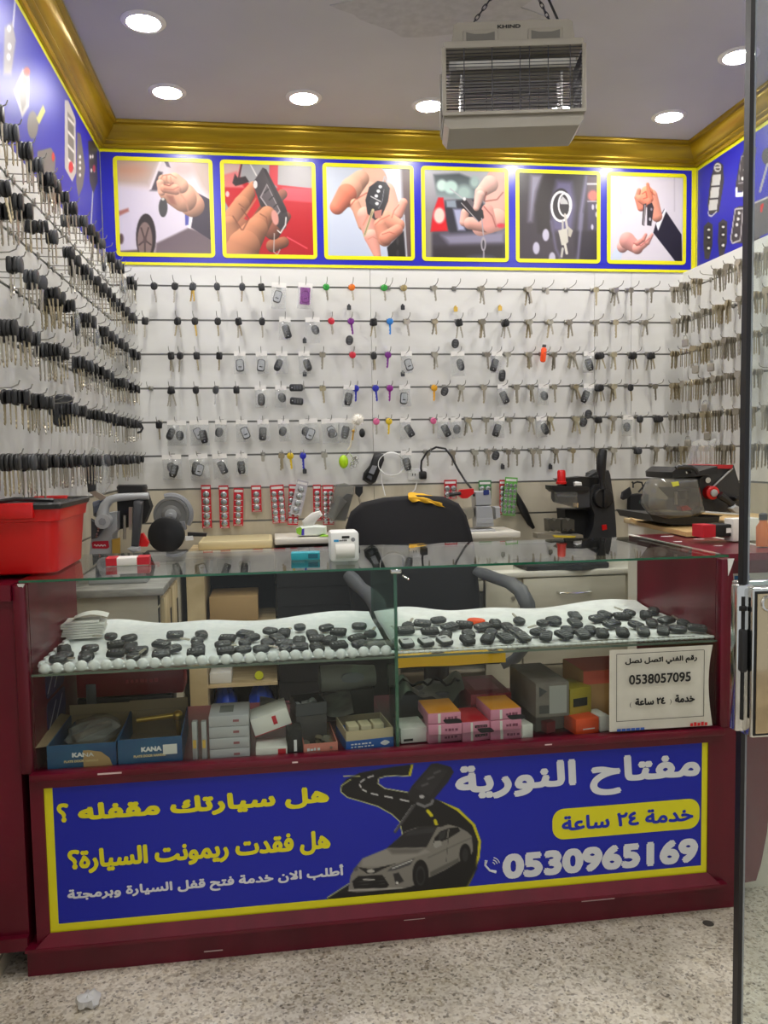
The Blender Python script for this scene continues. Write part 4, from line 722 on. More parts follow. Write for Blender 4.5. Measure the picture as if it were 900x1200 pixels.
mp(tr(mb(dgrey), [(98, 205), (158, 200), (168, 300), (165, 400), (118, 410), (105, 300)], y-.03, .035, T, .8), 'lever_grip'); mp(trace(mb(steel), [(118, 400), (160, 395), (240, 440), (200, 460)], y-.02, .02, T), 'lever_bar')
mp(tr(mb(dgrey), [(402, 465), (425, 453), (462, 462), (450, 620), (432, 750), (388, 750)], y-.06, .035, T, .8), 'front_grip'); mp(tr(mb(lgrey), [(360, 760), (385, 745), (440, 748), (442, 775), (395, 788)], y-.07, .05, T), 'front_grip_base')
mp(tr(mb(black), [(290, 375), (300, 362), (470, 362), (476, 380), (472, 410), (300, 415)], y+.02, .1, T, .2), 'head_cover'); mp(trace(mb(black_m), [(300, 415), (480, 410), (510, 500), (470, 600), (310, 640)], y+.07, .08, T), 'head_block')
mp(trace(mb(steel), [(375, 500), (395, 500), (395, 640), (375, 640)], y+.04, .02, T).cyl(at(350, 550, y+.05, T), at(350, 700, y+.05, T), .006), 'spindle')
q = mp(trace(mb(mat('badge_red', (176, 16, 44), .4)), [(145, 722), (155, 712), (248, 708), (254, 748), (240, 757), (150, 755)], y-.003, .004, T), 'badge'); mb(white).tube([at(160+6*k, 737-6*math.sin(k*1.9), y-.004, T) for k in range(13)], .0016, 4).build('script_lettering', m1, o_)
mp(trace(mb(red), [(435, 670), (460, 660), (498, 720), (490, 745), (440, 745)], y-.02, .03, T), 'red_lever'); mp(tr(mb(brass), [(268, 700), (320, 690), (320, 800), (270, 800)], y-.012, .02, T), 'brass_jaw')
def boxat(name, label, cat, M, w, d, h, m, r=.003, group=None):
    t = thing(name, label, cat, group=group); t.matrix_world = M; mb(m).rbox(0, w, 0, d, 0, h, r).build('carton', t); return t
t = boxat('small_carton', 'small red and white carton on the glass top beside the grey key machine', 'box', Tr(*un(124, 664, z=TOP+.0065)) @ Rz(.06), .118, .06, .022, paper); mb(red_c).box(0, .03, -.001, .061, .001, .0225).build('red_panel', t); mb(red_c).box(.085, .1185, -.001, .061, .001, .0225).build('red_panel', t)
# ---------------------------------------------------------------- bench grinder
y = -.44; T = zoomT(80, 500, 5.294); gr = thing('bench_grinder', 'bench grinder with grey wheel and black belt disc below the first battery card', 'grinder', (.36, -.5, .905)); o_ = (-.36, .5, -.905)
c = at(640, 545, y+.1, T); R1 = at(750, 545, y+.1, T)[0]-c[0]
def disc(c, prof, m, name, n=36): M = Tr(*c) @ Matrix.Rotation(math.radians(90), 4, 'X'); return mb(m).lathe(prof, n, M).build(name, gr, o_)
disc(c, [(R1*.98, -.02), (R1, -.016), (R1, .016), (R1*.98, .02), (R1*.86, .021), (R1*.84, .018), (R1*.55, .018), (R1*.5, .022), (R1*.28, .024)], mat('grinding_wheel', (112, 112, 110), .7), 'wheel'); disc((c[0], c[1]-.022, c[2]), [(R1*.34, 0), (R1*.32, .008), (R1*.12, .01), (R1*.1, .02)], lgrey, 'hub')
b = mb(mgrey).tube([(c[0]+R1*1.06*math.cos(a), c[1], c[2]+R1*1.06*math.sin(a)) for a in np.linspace(-.6, 1.9, 14)], .016, 8); b.build('wheel_guard', gr, o_)
c2 = at(610, 670, y-.02, T); R2 = at(724, 670, y-.02, T)[0]-c2[0]; disc(c2, [(R2, -.012), (R2, .012), (R2*.95, .014), (R2*.5, .013), (R2*.2, .018)], black, 'belt_disc')
mb(rubber).rbox(.18, .37, -.4, -.2, .9, .93, .006).build('base', gr, o_); trace(mb(mgrey), [(560, 600), (720, 590), (730, 640), (560, 660)], y+.05, .06, T).build('motor', gr, o_); trace(mb(black), [(740, 656), (860, 662), (855, 682), (740, 680)], y, .03, T).build('rest_arm', gr, o_); trace(mb(white), [(725, 682), (770, 678), (775, 705), (728, 708)], y-.01, .03, T).build('tool_rest', gr, o_); mb(rubber).rbox(.24, .37, -.46, -.4, .9, .935, .005).build('belt_housing', gr, o_)
t = thing('screwdriver', 'screwdriver with red and grey handle beside the black belt disc', 'screwdriver', (.25, -.6, .912)); mb(red).cyl((-.02, 0, 0), (.04, 0, .0), .011).build('handle', t); mb(mgrey).cyl((-.06, .0, .004), (-.02, 0, 0), .013, .01).build('collar', t); mb(steel).cyl((.04, 0, 0), (.1, .02, .002), .0035).build('shaft', t)
t = thing('pliers', 'yellow-gripped pliers lying beside the screwdriver', 'pliers', (.15, -.66, .909)); mb(mat('yellow_grip', (196, 180, 60), .5)).tube([(-.06, 0, 0), (0, .01, .004), (.03, 0, 0)], .008, 6).tube([(-.06, .03, 0), (0, .02, .004), (.03, .02, 0)], .008, 6).build('grips', t); mb(steel).tube([(.03, 0, 0), (.05, .012, 0), (.085, .01, 0)], [.007, .01, .004], 6).build('jaws', t)
tb = thing('beige_tray', 'flat beige wooden tray on the back counter right of the grinder', 'tray', (.6, -.16, .931)); o_ = (-.6, .16, -.931); mb(mat('beige_tray_wood', (206, 192, 150), .5)).rbox(.425, .765, -.31, -.02, .931, .972, .01).build('tray_board', tb, o_); mb(mat('tray_well', (190, 178, 138), .55)).rbox(.44, .75, -.295, -.04, .962, .974, .004).build('tray_well', tb, o_)
# ---------------------------------------------------------------- left upright machine on the back counter (black, red knob)
T = zoomT(630, 530, 6.4286); y = -.32; mr = thing('key_cutting_machine', 'tall black key machine with red knob and black lever on the ivory cabinet', 'key machine', (2.22, -.2, CT)); o_ = (-2.22, .2, -CT)
def rp(b, name, par=None): return b.build(name, par or mr, o_ if par is None else (0, 0, 0))
cast = mat('charcoal_casting', (44, 45, 48), .45); c = at(200, 648, y, T)
rp(mb(cast).rbox(c[0]-.2, c[0]+.22, y-.03, y+.22, CT, CT+.03, .008).add([(c[0]-.04, y-.03, CT+.002), (c[0]+.16, y-.03, CT+.002), (c[0]+.06, y-.085, CT+.002), (c[0]-.04, y-.03, CT+.02), (c[0]+.16, y-.03, CT+.02), (c[0]+.06, y-.085, CT+.02)], [(0, 1, 2), (3, 5, 4), (0, 2, 5, 3), (1, 4, 5, 2)]), 'base_plate')
rp(trace(mb(cast), [(480, 160), (535, 135), (548, 170), (578, 380), (592, 560), (600, 780), (330, 780), (420, 560), (430, 470), (398, 380), (400, 290), (430, 245), (470, 240)], y, .2, T), 'side_frame')
rp(trace(mb(black_m), [(205, 430), (440, 430), (440, 780), (300, 780), (215, 560)], y+.08, .12, T), 'rear_column')
rp(tr(mb(dgrey), [(138, 290), (170, 280), (400, 285), (400, 415), (330, 422), (150, 380), (136, 350)], y-.0, .08, T, .1), 'carriage'); rp(tr(mb(smoke), [(140, 300), (300, 300), (300, 420), (150, 382)], y-.04, .03, T, .1), 'clear_shield'); rp(trace(mb(mat('pale_mark', (150, 150, 150), .5)), [(160, 322), (290, 326), (270, 338), (160, 335)], y-.004, .003, T), 'lettering_strip'); rp(tr(mb(black), [(100, 250), (400, 262), (400, 290), (130, 302), (104, 280)], y-.02, .1, T, .1), 'carriage_top'); rp(tr(mb(black), [(150, 200), (330, 180), (470, 190), (470, 262), (230, 262)], y+.02, .08, T, .1), 'motor_cover')
rp(trace(mb(mgrey), [(150, 318), (300, 322), (298, 338), (152, 336)], y-.022, .003, T), 'name_strip'); rp(trace(mb(chrome), [(265, 380), (308, 382), (306, 415), (268, 415)], y-.024, .005, T), 'silver_plate')
a = at(190, 240, y, T); b = mb(red).lathe([(.025, 0), (.026, .01), (.021, .012), (.02, .06), (.016, .068)], 16, Tr(a[0], y+.02, a[2])); rp(b, 'red_knob'); a = at(185, 262, y, T); rp(mb(black).cyl((a[0], y+.02, a[2]-.02), (a[0], y+.02, a[2]+.012), .018), 'knob_post')
rp(tr(mb(white), [(280, 228), (300, 220), (336, 226), (340, 254), (282, 256)], y-.002, .03, T), 'white_switch')
rp(trace(mb(cast), [(380, 186), (470, 130), (480, 150), (400, 192)], y+.03, .04, T), 'stay')
P_ = [at(*q_, y-.045, T) for q_ in ((492, 275), (488, 230), (478, 130), (482, 40), (494, -18), (500, -30))]; rp(mb(black).tube(P_, [.016, .012, .023, .024, .02, .006], 10), 'lever')
a = at(487, 345, y, T); rp(mb(black).lathe([(.05, 0), (.05, .02), (.046, .026), (.02, .028)], 24, Tr(a[0], y, a[2]) @ Matrix.Rotation(math.radians(90), 4, 'X')), 'round_knob'); rp(mb(black).rbox(a[0]-.008, a[0]+.008, y-.042, y-.026, a[2]-.044, a[2]+.044, .003), 'knob_bar')
b = mb(mat('vise_steel', (92, 90, 82), .4, .6))
for x0 in (78, 180): trace(b, [(x0, 505), (x0+30, 500), (x0+48, 520), (x0+66, 500), (x0+98, 508), (x0+98, 600), (x0+70, 575), (x0+48, 598), (x0+28, 575), (x0+6, 598)], y-.06, .06, T)
rp(b, 'vise')
for xa, xb in ((36, 78), (345, 285)): p0, p1 = at(xa, 530 if xa < 100 else 555, y-.05, T), at(xb, 535, y-.04, T); rp(mb(red).tube([p0, p0, p1], [.008, .014, .008], 8), 'red_handle')
rp(trace(mb(steel), [(0, 612), (340, 622), (345, 645), (0, 650)], y-.075, .07, T), 'chip_tray'); rp(trace(mb(mat('yellow_strip', (216, 190, 50), .5)), [(110, 625), (290, 632), (280, 645), (130, 642)], y-.078, .004, T), 'yellow_strip'); rp(trace(mb(red), [(485, 548), (520, 545), (524, 580), (490, 588)], y-.006, .01, T), 'red_switch')
# ---------------------------------------------------------------- clear-hooded machine on the board
T = zoomT(730, 510, 5.294); y = -1.25; mk = thing('key_cutting_machine', 'black key machine with clear front hood and red knob on the wooden board', 'key machine', (2.45, -1.15, 1.069)); o_ = (-2.45, 1.15, -1.069)
def kp(b, name): return b.build(name, mk, o_)
kp(trace(mb(black), [(165, 490), (190, 535), (270, 548), (300, 556), (410, 558), (595, 540), (600, 505), (500, 510)], y, .3, T), 'base')
kp(trace(mb(cast), [(476, 268), (600, 186), (688, 186), (702, 235), (738, 350), (738, 470), (600, 505), (530, 470), (476, 470)], y+.06, .2, T), 'side_body')
kp(tr(mb(black), [(292, 230), (330, 196), (440, 200), (470, 235), (560, 200), (600, 190), (600, 240), (470, 268), (296, 268)], y-.02, .22, T, .08), 'top_cover'); P_ = [at(*q_, y-.05, T) for q_ in ((330, 205), (340, 196), (420, 198), (450, 212), (466, 240))]; kp(mb(black).tube(P_, .008, 8), 'hood_handle')
kp(trace(mb(chrome), [(390, 226), (425, 222), (424, 236), (392, 238)], y-.022, .003, T), 'name_plate')
kp(trace(mb(mat('dark_red_plastic', (168, 24, 34), .4)), [(545, 186), (600, 182), (684, 184), (676, 208), (560, 206)], y+.045, .18, T), 'red_top')
kp(trace(mb(black_m), [(330, 330), (470, 330), (470, 470), (350, 470), (400, 400)], y+.06, .15, T), 'spindle_housing'); kp(mb(black).cyl(at(375, 340, y+.03, T), at(375, 395, y+.03, T), .022, .016), 'chuck'); kp(mb(steel).cyl(at(330, 350, y+.03, T), at(330, 430, y+.03, T), .006), 'guide_pin')
kp(trace(mb(red), [(362, 445), (400, 436), (430, 462), (370, 470)], y+.03, .04, T), 'red_clamp')
hood = [(165, 430), (170, 395), (200, 290), (225, 268), (350, 272), (480, 272), (520, 440), (530, 482), (440, 512), (300, 525), (215, 500)]; kp(tr(mb(smoke), hood, y-.06, .1, T, .3), 'clear_hood'); kp(tr(mb(smoke), [(165, 400), (190, 388), (275, 402), (278, 455), (180, 455), (162, 440)], y-.075, .015, T, .6), 'hood_grip')
kp(trace(mb(mat('yellow_label', (206, 206, 70), .5)), [(300, 292), (345, 286), (350, 312), (312, 320)], y-.063, .002, T), 'yellow_sticker')
a = at(585, 360, y, T); M = Tr(a[0], y+.06, a[2]) @ Matrix.Rotation(math.radians(90), 4, 'X'); kp(mb(red).lathe([(.026, 0), (.026, .03), (.02, .034), (.016, .034)], 20, M), 'red_knob'); kp(mb(lgrey).lathe([(.014, .03), (.014, .042), (.008, .044)], 12, M), 'knob_bolt')
a = at(572, 282, y, T); kp(mb(chrome).cyl((a[0], y+.06, a[2]), (a[0], y+.05, a[2]), .011), 'bolt'); kp(mb(lgrey).tube([at(*q_, y+.052, T) for q_ in ((680, 205), (620, 262), (528, 348), (528, 358))], .0035, 6), 'front_seam')
kp(mb(black).tube([at(*q_, y+.01, T) for q_ in ((600, 372), (650, 405), (700, 455), (725, 470))], [.016, .012, .014, .012], 8), 'lever'); kp(tr(mb(lgrey), [(668, 455), (700, 430), (738, 450), (742, 490), (700, 490)], y-.01, .03, T), 'lever_clamp'); kp(mb(chrome).cyl(at(470, 478, y-.04, T), at(715, 494, y-.04, T), .007), 'feed_rod'); kp(mb(black).ball(at(455, 476, y-.04, T), .017, 14), 'ball_knob')
kp(tr(mb(black), [(690, 385), (735, 378), (740, 405), (700, 410)], y+.02, .04, T), 'cam')
t = thing('air_freshener_pouch', 'black drawstring pouch with grey lettering hanging on the back wall by the cutting machine', 'pouch', at(765, 590, -.03)); T5 = zoomT(630, 530, 6.4286); o_ = tuple(-v for v in at(765, 590, -.03)); y = -.05
dashes(.05, .01, mat('faded_lettering', (70, 92, 84), .8), 'small_print', t, Tr(*(p-q for p, q in zip(at(735, 488, y-.001, T5), at(765, 590, -.03))))); tr(mb(fab), [(692, 322), (760, 310), (840, 318), (850, 400), (850, 500), (700, 505), (688, 420)], y, .035, T5).build('pouch_body', t, o_); tr(mb(fab), [(632, 350), (640, 300), (700, 262), (712, 310), (690, 345), (650, 360)], y-.02, .02, T5).build('flap', t, o_)
mb(rubber).tube([at(*q_, y+.01, T5) for q_ in ((720, 268), (720, 235), (750, 222), (785, 228), (795, 260), (760, 300))], .005, 6).tube([at(*q_, y+.01, T5) for q_ in ((800, 310), (795, 260), (810, 235), (840, 225))], .005, 6).tube([at(*q_, y+.01, T5) for q_ in ((712, 222), (725, 240))], .005, 6).build('drawstring', t, o_)
gl_ = mat('faded_lettering', (70, 92, 84), .8)
for s_, a_, c_ in (('L', (765, 388), (785, 362)), ('AIR', (762, 460), (832, 435))): q0, q1 = at(*a_, y-.001, T5), at(*c_, y-.001, T5); text(s_, q1[0]-q0[0], q1[2]-q0[2], gl_, 'lettering', t, Tr(*o_) @ Tr(*q0), .0006)
t = boxat('product_carton', 'black and red carton with white label on the bench beside the cutting machine', 'box', Tr(*un(824, 630, z=1.069)) @ Rz(.08), .12, .06, .04, ink); mb(red_c).box(-.001, .045, -.001, .061, .0, .0405).build('red_panel', t); mb(white).box(.085, .113, -.0012, 0, .012, .028).build('label', t)
boxat('white_carton', 'plain white carton on the bench behind the black and red carton', 'box', Tr(*(un(843, 634, z=1.0525)+np.array([.03, -.03, 0]))) @ Rz(.05), .1, .05, .075, paper)
b = mb(bagfilm); q = [at(*p, -1.0) for p in ((803, 548), (808, 530), (812, 518), (822, 514), (832, 519), (838, 514), (836, 530), (833, 548))]; b.pillow([(v[0], v[2]) for v in q], .02, .016, Tr(0, -1.0, 0)); tag(b.build('plastic_bag'), 'crumpled clear plastic bag on top of the clear-hooded machine', 'bag')
t = thing('spray_can', 'small orange bottle on the bench seen through the door glass', 'bottle', tuple(un(894, 640, z=1.0525))); mb(mat('orange_plastic', (206, 110, 40), .4)).lathe([(.02, 0), (.021, .06), (.012, .075), (.012, .085)], 14).build('bottle_body', t); mb(black).lathe([(.013, .082), (.013, .1), (.008, .104)], 12).build('cap', t)
# ---------------------------------------------------------------- small silver machine, tissue, cables ...
T = zoomT(460, 570, 5.); y = -.25; sm = thing('key_duplicator', 'small silver key duplicator with red lever on the raised shelf beside the chair', 'key machine', (1.8, -.2, .974)); o_ = (-1.8, .2, -.974)
silv = mat('silver_paint', (186, 188, 192), .35, .4)
def sp(b, name): return b.build(name, sm, o_)
c0, c1 = at(440, 252, y, T), at(600, 100, y, T); sp(mb(silv).rbox(c0[0], c1[0], y-.01, y+.12, .974, .986, .004), 'base_plate')
for name, pts, dy, m in (('motor_housing', [(485, 115), (575, 112), (590, 130), (598, 238), (490, 244)], 0, silv), ('gearbox', [(480, 30), (580, 25), (585, 112), (485, 115)], .01, silv), ('vise', [(415, 130), (480, 125), (485, 180), (445, 200), (420, 170)], .0, steel), ('pulley_guard', [(600, 120), (632, 118), (636, 185), (605, 195)], .02, silv)): sp(tr(mb(m), pts, y+dy, .09, T, .15), name)
sp(trace(mb(silv), [(492, 190), (590, 188), (590, 216), (492, 218)], y-.006, .006, T), 'cover_ridge'); sp(trace(mb(red), [(385, 48), (400, 20), (475, 14), (478, 40), (440, 70), (410, 72)], y-.02, .04, T), 'red_lever'); sp(mb(black).tube([at(330, 50, y-.02, T), at(400, 40, y-.02, T)], [.01, .008], 8), 'lever_grip'); sp(trace(mb(mat('blue_label', (34, 50, 120), .5)), [(532, 22), (565, 20), (566, 48), (534, 52)], y+.006, .003, T), 'blue_sticker')
T = zoomT(310, 570, 5.294); t = thing('tissue_pack', 'green and white pocket tissue pack with a pulled tissue on the raised shelf', 'tissue pack', at(365, 629, -.24)); o_ = tuple(-v for v in at(365, 629, -.24)); tr(mb(mat('tissue_wrap', (226, 232, 224), .35)), [(200, 262), (225, 250), (330, 240), (388, 250), (388, 298), (330, 312), (225, 310), (196, 290)], -.26, .08, T).build('wrapper', t, o_)
trace(mb(mat('lime_print', (150, 206, 60), .4)), [(196, 262), (222, 250), (232, 262), (226, 306), (198, 290)], -.262, .003, T).build('green_end', t, o_); trace(mb(mat('purple_print', (70, 60, 170), .4)), [(232, 266), (246, 262), (246, 304), (228, 304)], -.263, .003, T).build('purple_mark', t, o_)
b = mb(paper); q = [at(*p, -.23, T) for p in ((240, 245), (232, 215), (290, 165), (345, 150), (360, 178), (330, 205), (300, 245))]; b.pillow([(v[0], v[2]) for v in q], .012, .011, Tr(0, -.23, 0)); b.build('tissue', t, o_)
t = thing('tissue_wrapper', 'flat bright green wrapper lying beside the tissue pack', 'wrapper', (at(380, 630, -.28)[0], -.29, .975)); mb(_M['lime_print']).grid(lambda u, v: (-.02+.07*u, .04*v, .003+.006*math.sin(5*u)*v), 8, 4).build('film', t)
t = thing('card_printer', 'small white receipt printer with paper roll standing on the glass top', 'printer', tuple(un(404, 658, z=TOP+.0065)), (0, 0, .0)); mb(white).rbox(-.04, .042, 0, .085, 0, .085, .008).build('body', t); mb(paper).cyl((-.026, .002, .03), (.028, .002, .03), .021, n=20).build('paper_roll', t); mb(ink).rbox(-.007, .015, -.0012, .004, .066, .073, .001).build('display', t); mb(mat('cyan_print', (50, 150, 200), .5)).box(-.03, -.016, -.001, .001, .057, .063).build('logo_mark', t); dashes(.022, .005, ink, 'small_print', t, Tr(-.014, -.0012, .058)); mb(mgrey).cyl((.025, -.0012, .062), (.025, .002, .062), .006).build('button', t); mb(dgrey).cyl((.042, .02, .03), (.046, .02, .03), .01).build('latch', t)
t = boxat('teal_carton', 'long teal carton lying on the glass top beside the receipt printer', 'box', Tr(*un(341, 657, z=TOP+.0065)) @ Rz(-.06), .084, .045, .022, mat('teal_card', (40, 160, 176), .5)); mb(mat('dark_teal', (20, 96, 116), .5)).box(.05, .078, -.0008, .0, .005, .018).build('label', t)
t = thing('wall_socket', 'white double wall socket with a black plug behind the chair', 'socket', at(489, 556, 0)); mb(white).rbox(-.05, .05, -.012, 0, -.03, .03, .004).build('plate', t); mb(ink).box(-.028, -.024, -.0126, -.012, -.006, .006).box(-.016, -.012, -.0126, -.012, -.006, .006).build('socket_holes', t)
T4 = zoomT(280, 300, 2.8125); t = thing('power_cable', 'black power cable arching from the wall socket to the silver duplicator', 'cable', at(493, 556, -.02)); o_ = tuple(-v for v in at(493, 556, -.02)); mb(rubber).tube([at(*p, d_, T4) for p, d_ in (((605, 725), -.04), ((600, 700), -.06), ((602, 675), -.07), ((620, 645), -.08), ((650, 630), -.08), ((680, 635), -.08), ((700, 660), -.09), ((720, 700), -.1), ((745, 740), -.13), ((765, 765), -.18), ((775, 790), -.24))], .0055, 8).build('cord', t, o_); c = at(605, 722, -.03, T4); mb(black).rbox(c[0]-.018, c[0]+.018, c[1]-.03, c[1]+.015, c[2]-.022, c[2]+.02, .008).build('plug', t, o_)
t = thing('cable_coil', 'coil of thin white cable hanging behind the chair back', 'cable', at(503, 685, -.05, T4)); o_ = tuple(-v for v in at(503, 685, -.05, T4)); b = mb(white)
for k in range(4): b.tube([at(503+(38+k*2)*math.cos(a), 686+(40-k)*math.sin(a), -.04-.006*k, T4) for a in np.linspace(0, 6.28, 24)[:-1]], .0028, 5, True)
b.tube([at(*p, -.05, T4) for p in ((468, 700), (470, 740), (482, 790))], .0028, 5).build('coil', t, o_)
t = thing('charger_lead', 'thin white lead running down from the wall socket behind the chair', 'cable', at(585, 745, -.02, T4)); o_ = tuple(-v for v in at(585, 745, -.02, T4)); mb(white).tube([at(*p, -.02, T4) for p in ((588, 742), (580, 770), (565, 785), (560, 800))], .003, 5).build('lead', t, o_)
t = thing('cleaning_brush', 'long black-handled brush leaning on the back wall right of the green blister card', 'brush', at(632, 640, -.1)); o_ = tuple(-v for v in at(632, 640, -.1)); P_ = [at(*p, -.028, zoomT(580, 300, 2.8125)) for p in ((60, 775), (75, 800), (95, 840), (115, 880), (128, 897))]; mb(black).tube(P_, [.014, .018, .022, .016, .008], 10).build('handle', t, o_); mb(dgrey).tube([P_[0], at(48, 760, -.02, zoomT(580, 300, 2.8125))], [.012, .008], 8).build('tip', t, o_)

b = mb(bagfilm); q = [at(*p, -.93) for p in ((104, 560), (102, 535), (108, 524), (120, 527), (127, 545), (130, 566), (122, 580), (110, 576))]; b.pillow([(v[0], v[2]) for v in q], .018, .014, Tr(0, -.93, 0)); tag(b.build('plastic_bag'), 'clear crumpled plastic bag hung behind the lever of the grey key machine', 'bag')
# ================================================================ HOOKS AND KEYS
def hook_mesh(n):
    b = mb(wire).rbox(-.011, .011, -.006, .001, -.009, .012, .002); b.tube([(0, -.004, .0), (0, -n*.5, -.001), (0, -n*.86, .002), (0, -n*.97, .009), (0, -n, .02)], .0017, 6); return b.mesh('hook_wire')
HM = {n: hook_mesh(n) for n in (.15, .12, .145)}
def hook(loc, rz, n, label, group): return tag(obj('wall_hook', HM[n], None, loc, (0, 0, rz)), label, 'hook', group)
def hole_ring(o, r=.0035): return o
def key_parts(kind, L_=.085):
    """blade and head outlines hang from the hook at the origin, flat side towards y"""
    cuts = [(.0042, -.03), (.0042, -L_+.006), (0, -L_), (-.0042, -L_+.005), (-.0018, -L_+.011), (-.0038, -L_+.016), (-.0014, -L_+.021), (-.0036, -L_+.027), (-.002, -L_+.033), (-.0042, -L_+.039), (-.0042, -.03)]
    return cuts
def car_blade(m, L_=.085): return mb(m).prism(key_parts(0, L_), -.0012, .0012).mesh('key_blade')
nick2 = mat('brassy_steel', (176, 164, 136), .35, .75); bright = mat('bright_steel', (226, 226, 224), .25, .7)
BL = [car_blade(steel), car_blade(nick2), car_blade(steel, .092), car_blade(bright), car_blade(brass)]
def head(o, m, t=.0046): return mb(m).pillow(o, t, .003).mesh('key_head')
h1 = [(.004, .007), (-.004, .007), (-.012, .001), (-.015, -.009), (-.014, -.021), (-.008, -.031), (.008, -.031), (.014, -.021), (.015, -.009), (.012, .001)]
h2 = rrect(.03, .036, .007, 3, 0, -.013); h3 = oval(.032, .037, 14, 2.4, 0, -.013)
HD = [head(h1, black), head(h2, black), head(h3, rubber), head(h1, dgrey), head(h2, black, .0062)]
def grey_key(var, m):
    bow = {0: oval(.024, .022, 14, 2, 0, -.006), 1: rrect(.024, .02, .005, 3, 0, -.006), 2: [(-.012, -.004), (-.007, .005), (.007, .005), (.012, -.004), (.009, -.016), (-.009, -.016)]}[var]; L_ = (.058, .064, .07)[var]
    b = mb(m).prism(bow, -.001, .001).prism([(.004, -.014), (.004, -L_+.005), (.0, -L_), (-.004, -L_+.006), (-.0015, -L_+.012), (-.004, -L_+.018), (-.002, -L_+.024), (-.004, -L_+.03), (-.004, -.014)], -.001, .001)
    return b.mesh('key_blank')
GK = [grey_key(i, m) for m in (steel, mat('dull_nickel', (150, 144, 130), .42, .7), nick2) for i in range(3)]
CNAME = {'2f9a3a': 'green', 'e8761a': 'orange', 'd0243a': 'red', '7a2a8a': 'purple', '2a7fd0': 'light blue', '2a2fb0': 'dark blue', 'e8a81a': 'amber', 'e06a9a': 'pink', '8a1a8a': 'violet', 'e0c020': 'gold yellow', 'a09060': 'olive', 'ff5a1a': 'bright orange'}
def car_key(loc, rot, label, group, hd=None, bl=None, s=1.):
    o = tag(obj('car_key', BL[rnd.randrange(3) if bl is None else bl], None, loc, rot), label, 'key', group); o.scale = (s, s, s)
    obj('key_head', HD[rnd.randrange(5) if hd is None else hd], o); return o
def blank(loc, rot, label, group, i=None, name='key_blank', s=1.):
    o = tag(obj(name, GK[rnd.randrange(9) if i is None else i], None, loc, rot), label, 'key', group); o.scale = (s, s, s); return o
# remotes (flat side towards y, top at origin)
def remote_mesh(o, t, m): return mb(m).pillow(o, t, .004).mesh('remote_body')
btn = mat('button_rubber', (84, 85, 88), .5); sbtn = mat('silver_button', (176, 178, 180), .35, .4)
RO = [oval(.036, .062, 20, 2.7, 0, -.031), rrect(.036, .066, .01, 4, 0, -.033), [(-.014, 0), (.014, 0), (.019, -.012), (.018, -.05), (.012, -.064), (-.012, -.064), (-.018, -.05), (-.019, -.012)], oval(.038, .048, 20, 2.2, 0, -.024), rrect(.038, .06, .012, 4, 0, -.03)]
fobm = mat('remote_plastic', (54, 55, 58), .3)
RM = [remote_mesh(o, .007, fobm if i != 2 else rubber) for i, o in enumerate(RO)]
def pads(i):
    b = mb(btn if i < 4 else ink)
    if i == 4: b = mb(mat('silver_face', (190, 192, 196), .3, .5)).prism(rrect(.03, .048, .008, 4, 0, -.03), -.0082, -.0066).mat(ink); b.prism(rrect(.016, .005, .002, 2, 0, -.038), -.0088, -.008); return b.mesh('face_plate')
    for k in range(3): b.prism(rrect(.016 if i != 1 else .02, .009, .003, 3, 0, -.014-.0135*k), -.0082, -.0066)
    if i in (1, 2): b.mat(sbtn).prism(oval(.006, .006, 10, 2, 0, -.054), -.0084, -.0066)
    return b.mesh('button_pad')
PD = [pads(i) for i in range(5)]; rblade = mb(steel).prism([(.0042, -.058), (.0042, -.096), (0, -.1), (-.0042, -.094), (-.002, -.086), (-.0042, -.08), (-.0042, -.058)], -.0014, .0014).mesh('remote_blade')
def bag_mesh(w, h):
    def fn(u, v):
        return ((u-.5)*w*(1+.05*math.sin(9*v)), -(.006+.016*math.sin(math.pi*u)*min(1, 3.2*v)*(1-v**6))+.003*math.sin(13*u+5*v), -v*h)
    b = mb(bagfilm).grid(fn, 8, 12); b.grid(lambda u, v: ((u-.5)*w, .0015+.001*math.sin(9*u), -v*h), 4, 6); return b.mesh('bag_film')
BG = [bag_mesh(.055, .105), bag_mesh(.07, .12), bag_mesh(.09, .12)]; HDR = [mb(mat('bag_header', (236, 234, 230), .6)).box(-w/2, w/2, -.0145, -.0135, -.02, .003).mesh('header_strip') for w in (.055, .07, .09)]
def bagged(loc, rz, label, group, size=0, kind=None, n=1, tint=None):
    o = tag(obj('bagged_remote', BG[size], None, loc, (0, rnd.uniform(-.08, .08), rz)), label, 'bagged car remote', group)
    obj('header_strip', HDR[size], o)
    for k in range(n):
        i = rnd.randrange(5) if kind is None else kind; r = obj('remote', RM[i], o, (rnd.uniform(-.006, .006)+(k-(n-1)/2)*.026, -.008-.003*k, -.034-.012*(k % 2)), (0, rnd.uniform(-.5, .5), 0)); obj('buttons', PD[i], r)
    return o
def remote(loc, rot, label, group, kind): 
    o = tag(obj('car_remote', RM[kind], None, loc, rot), label, 'car remote', group); obj('buttons', PD[kind], o); return o
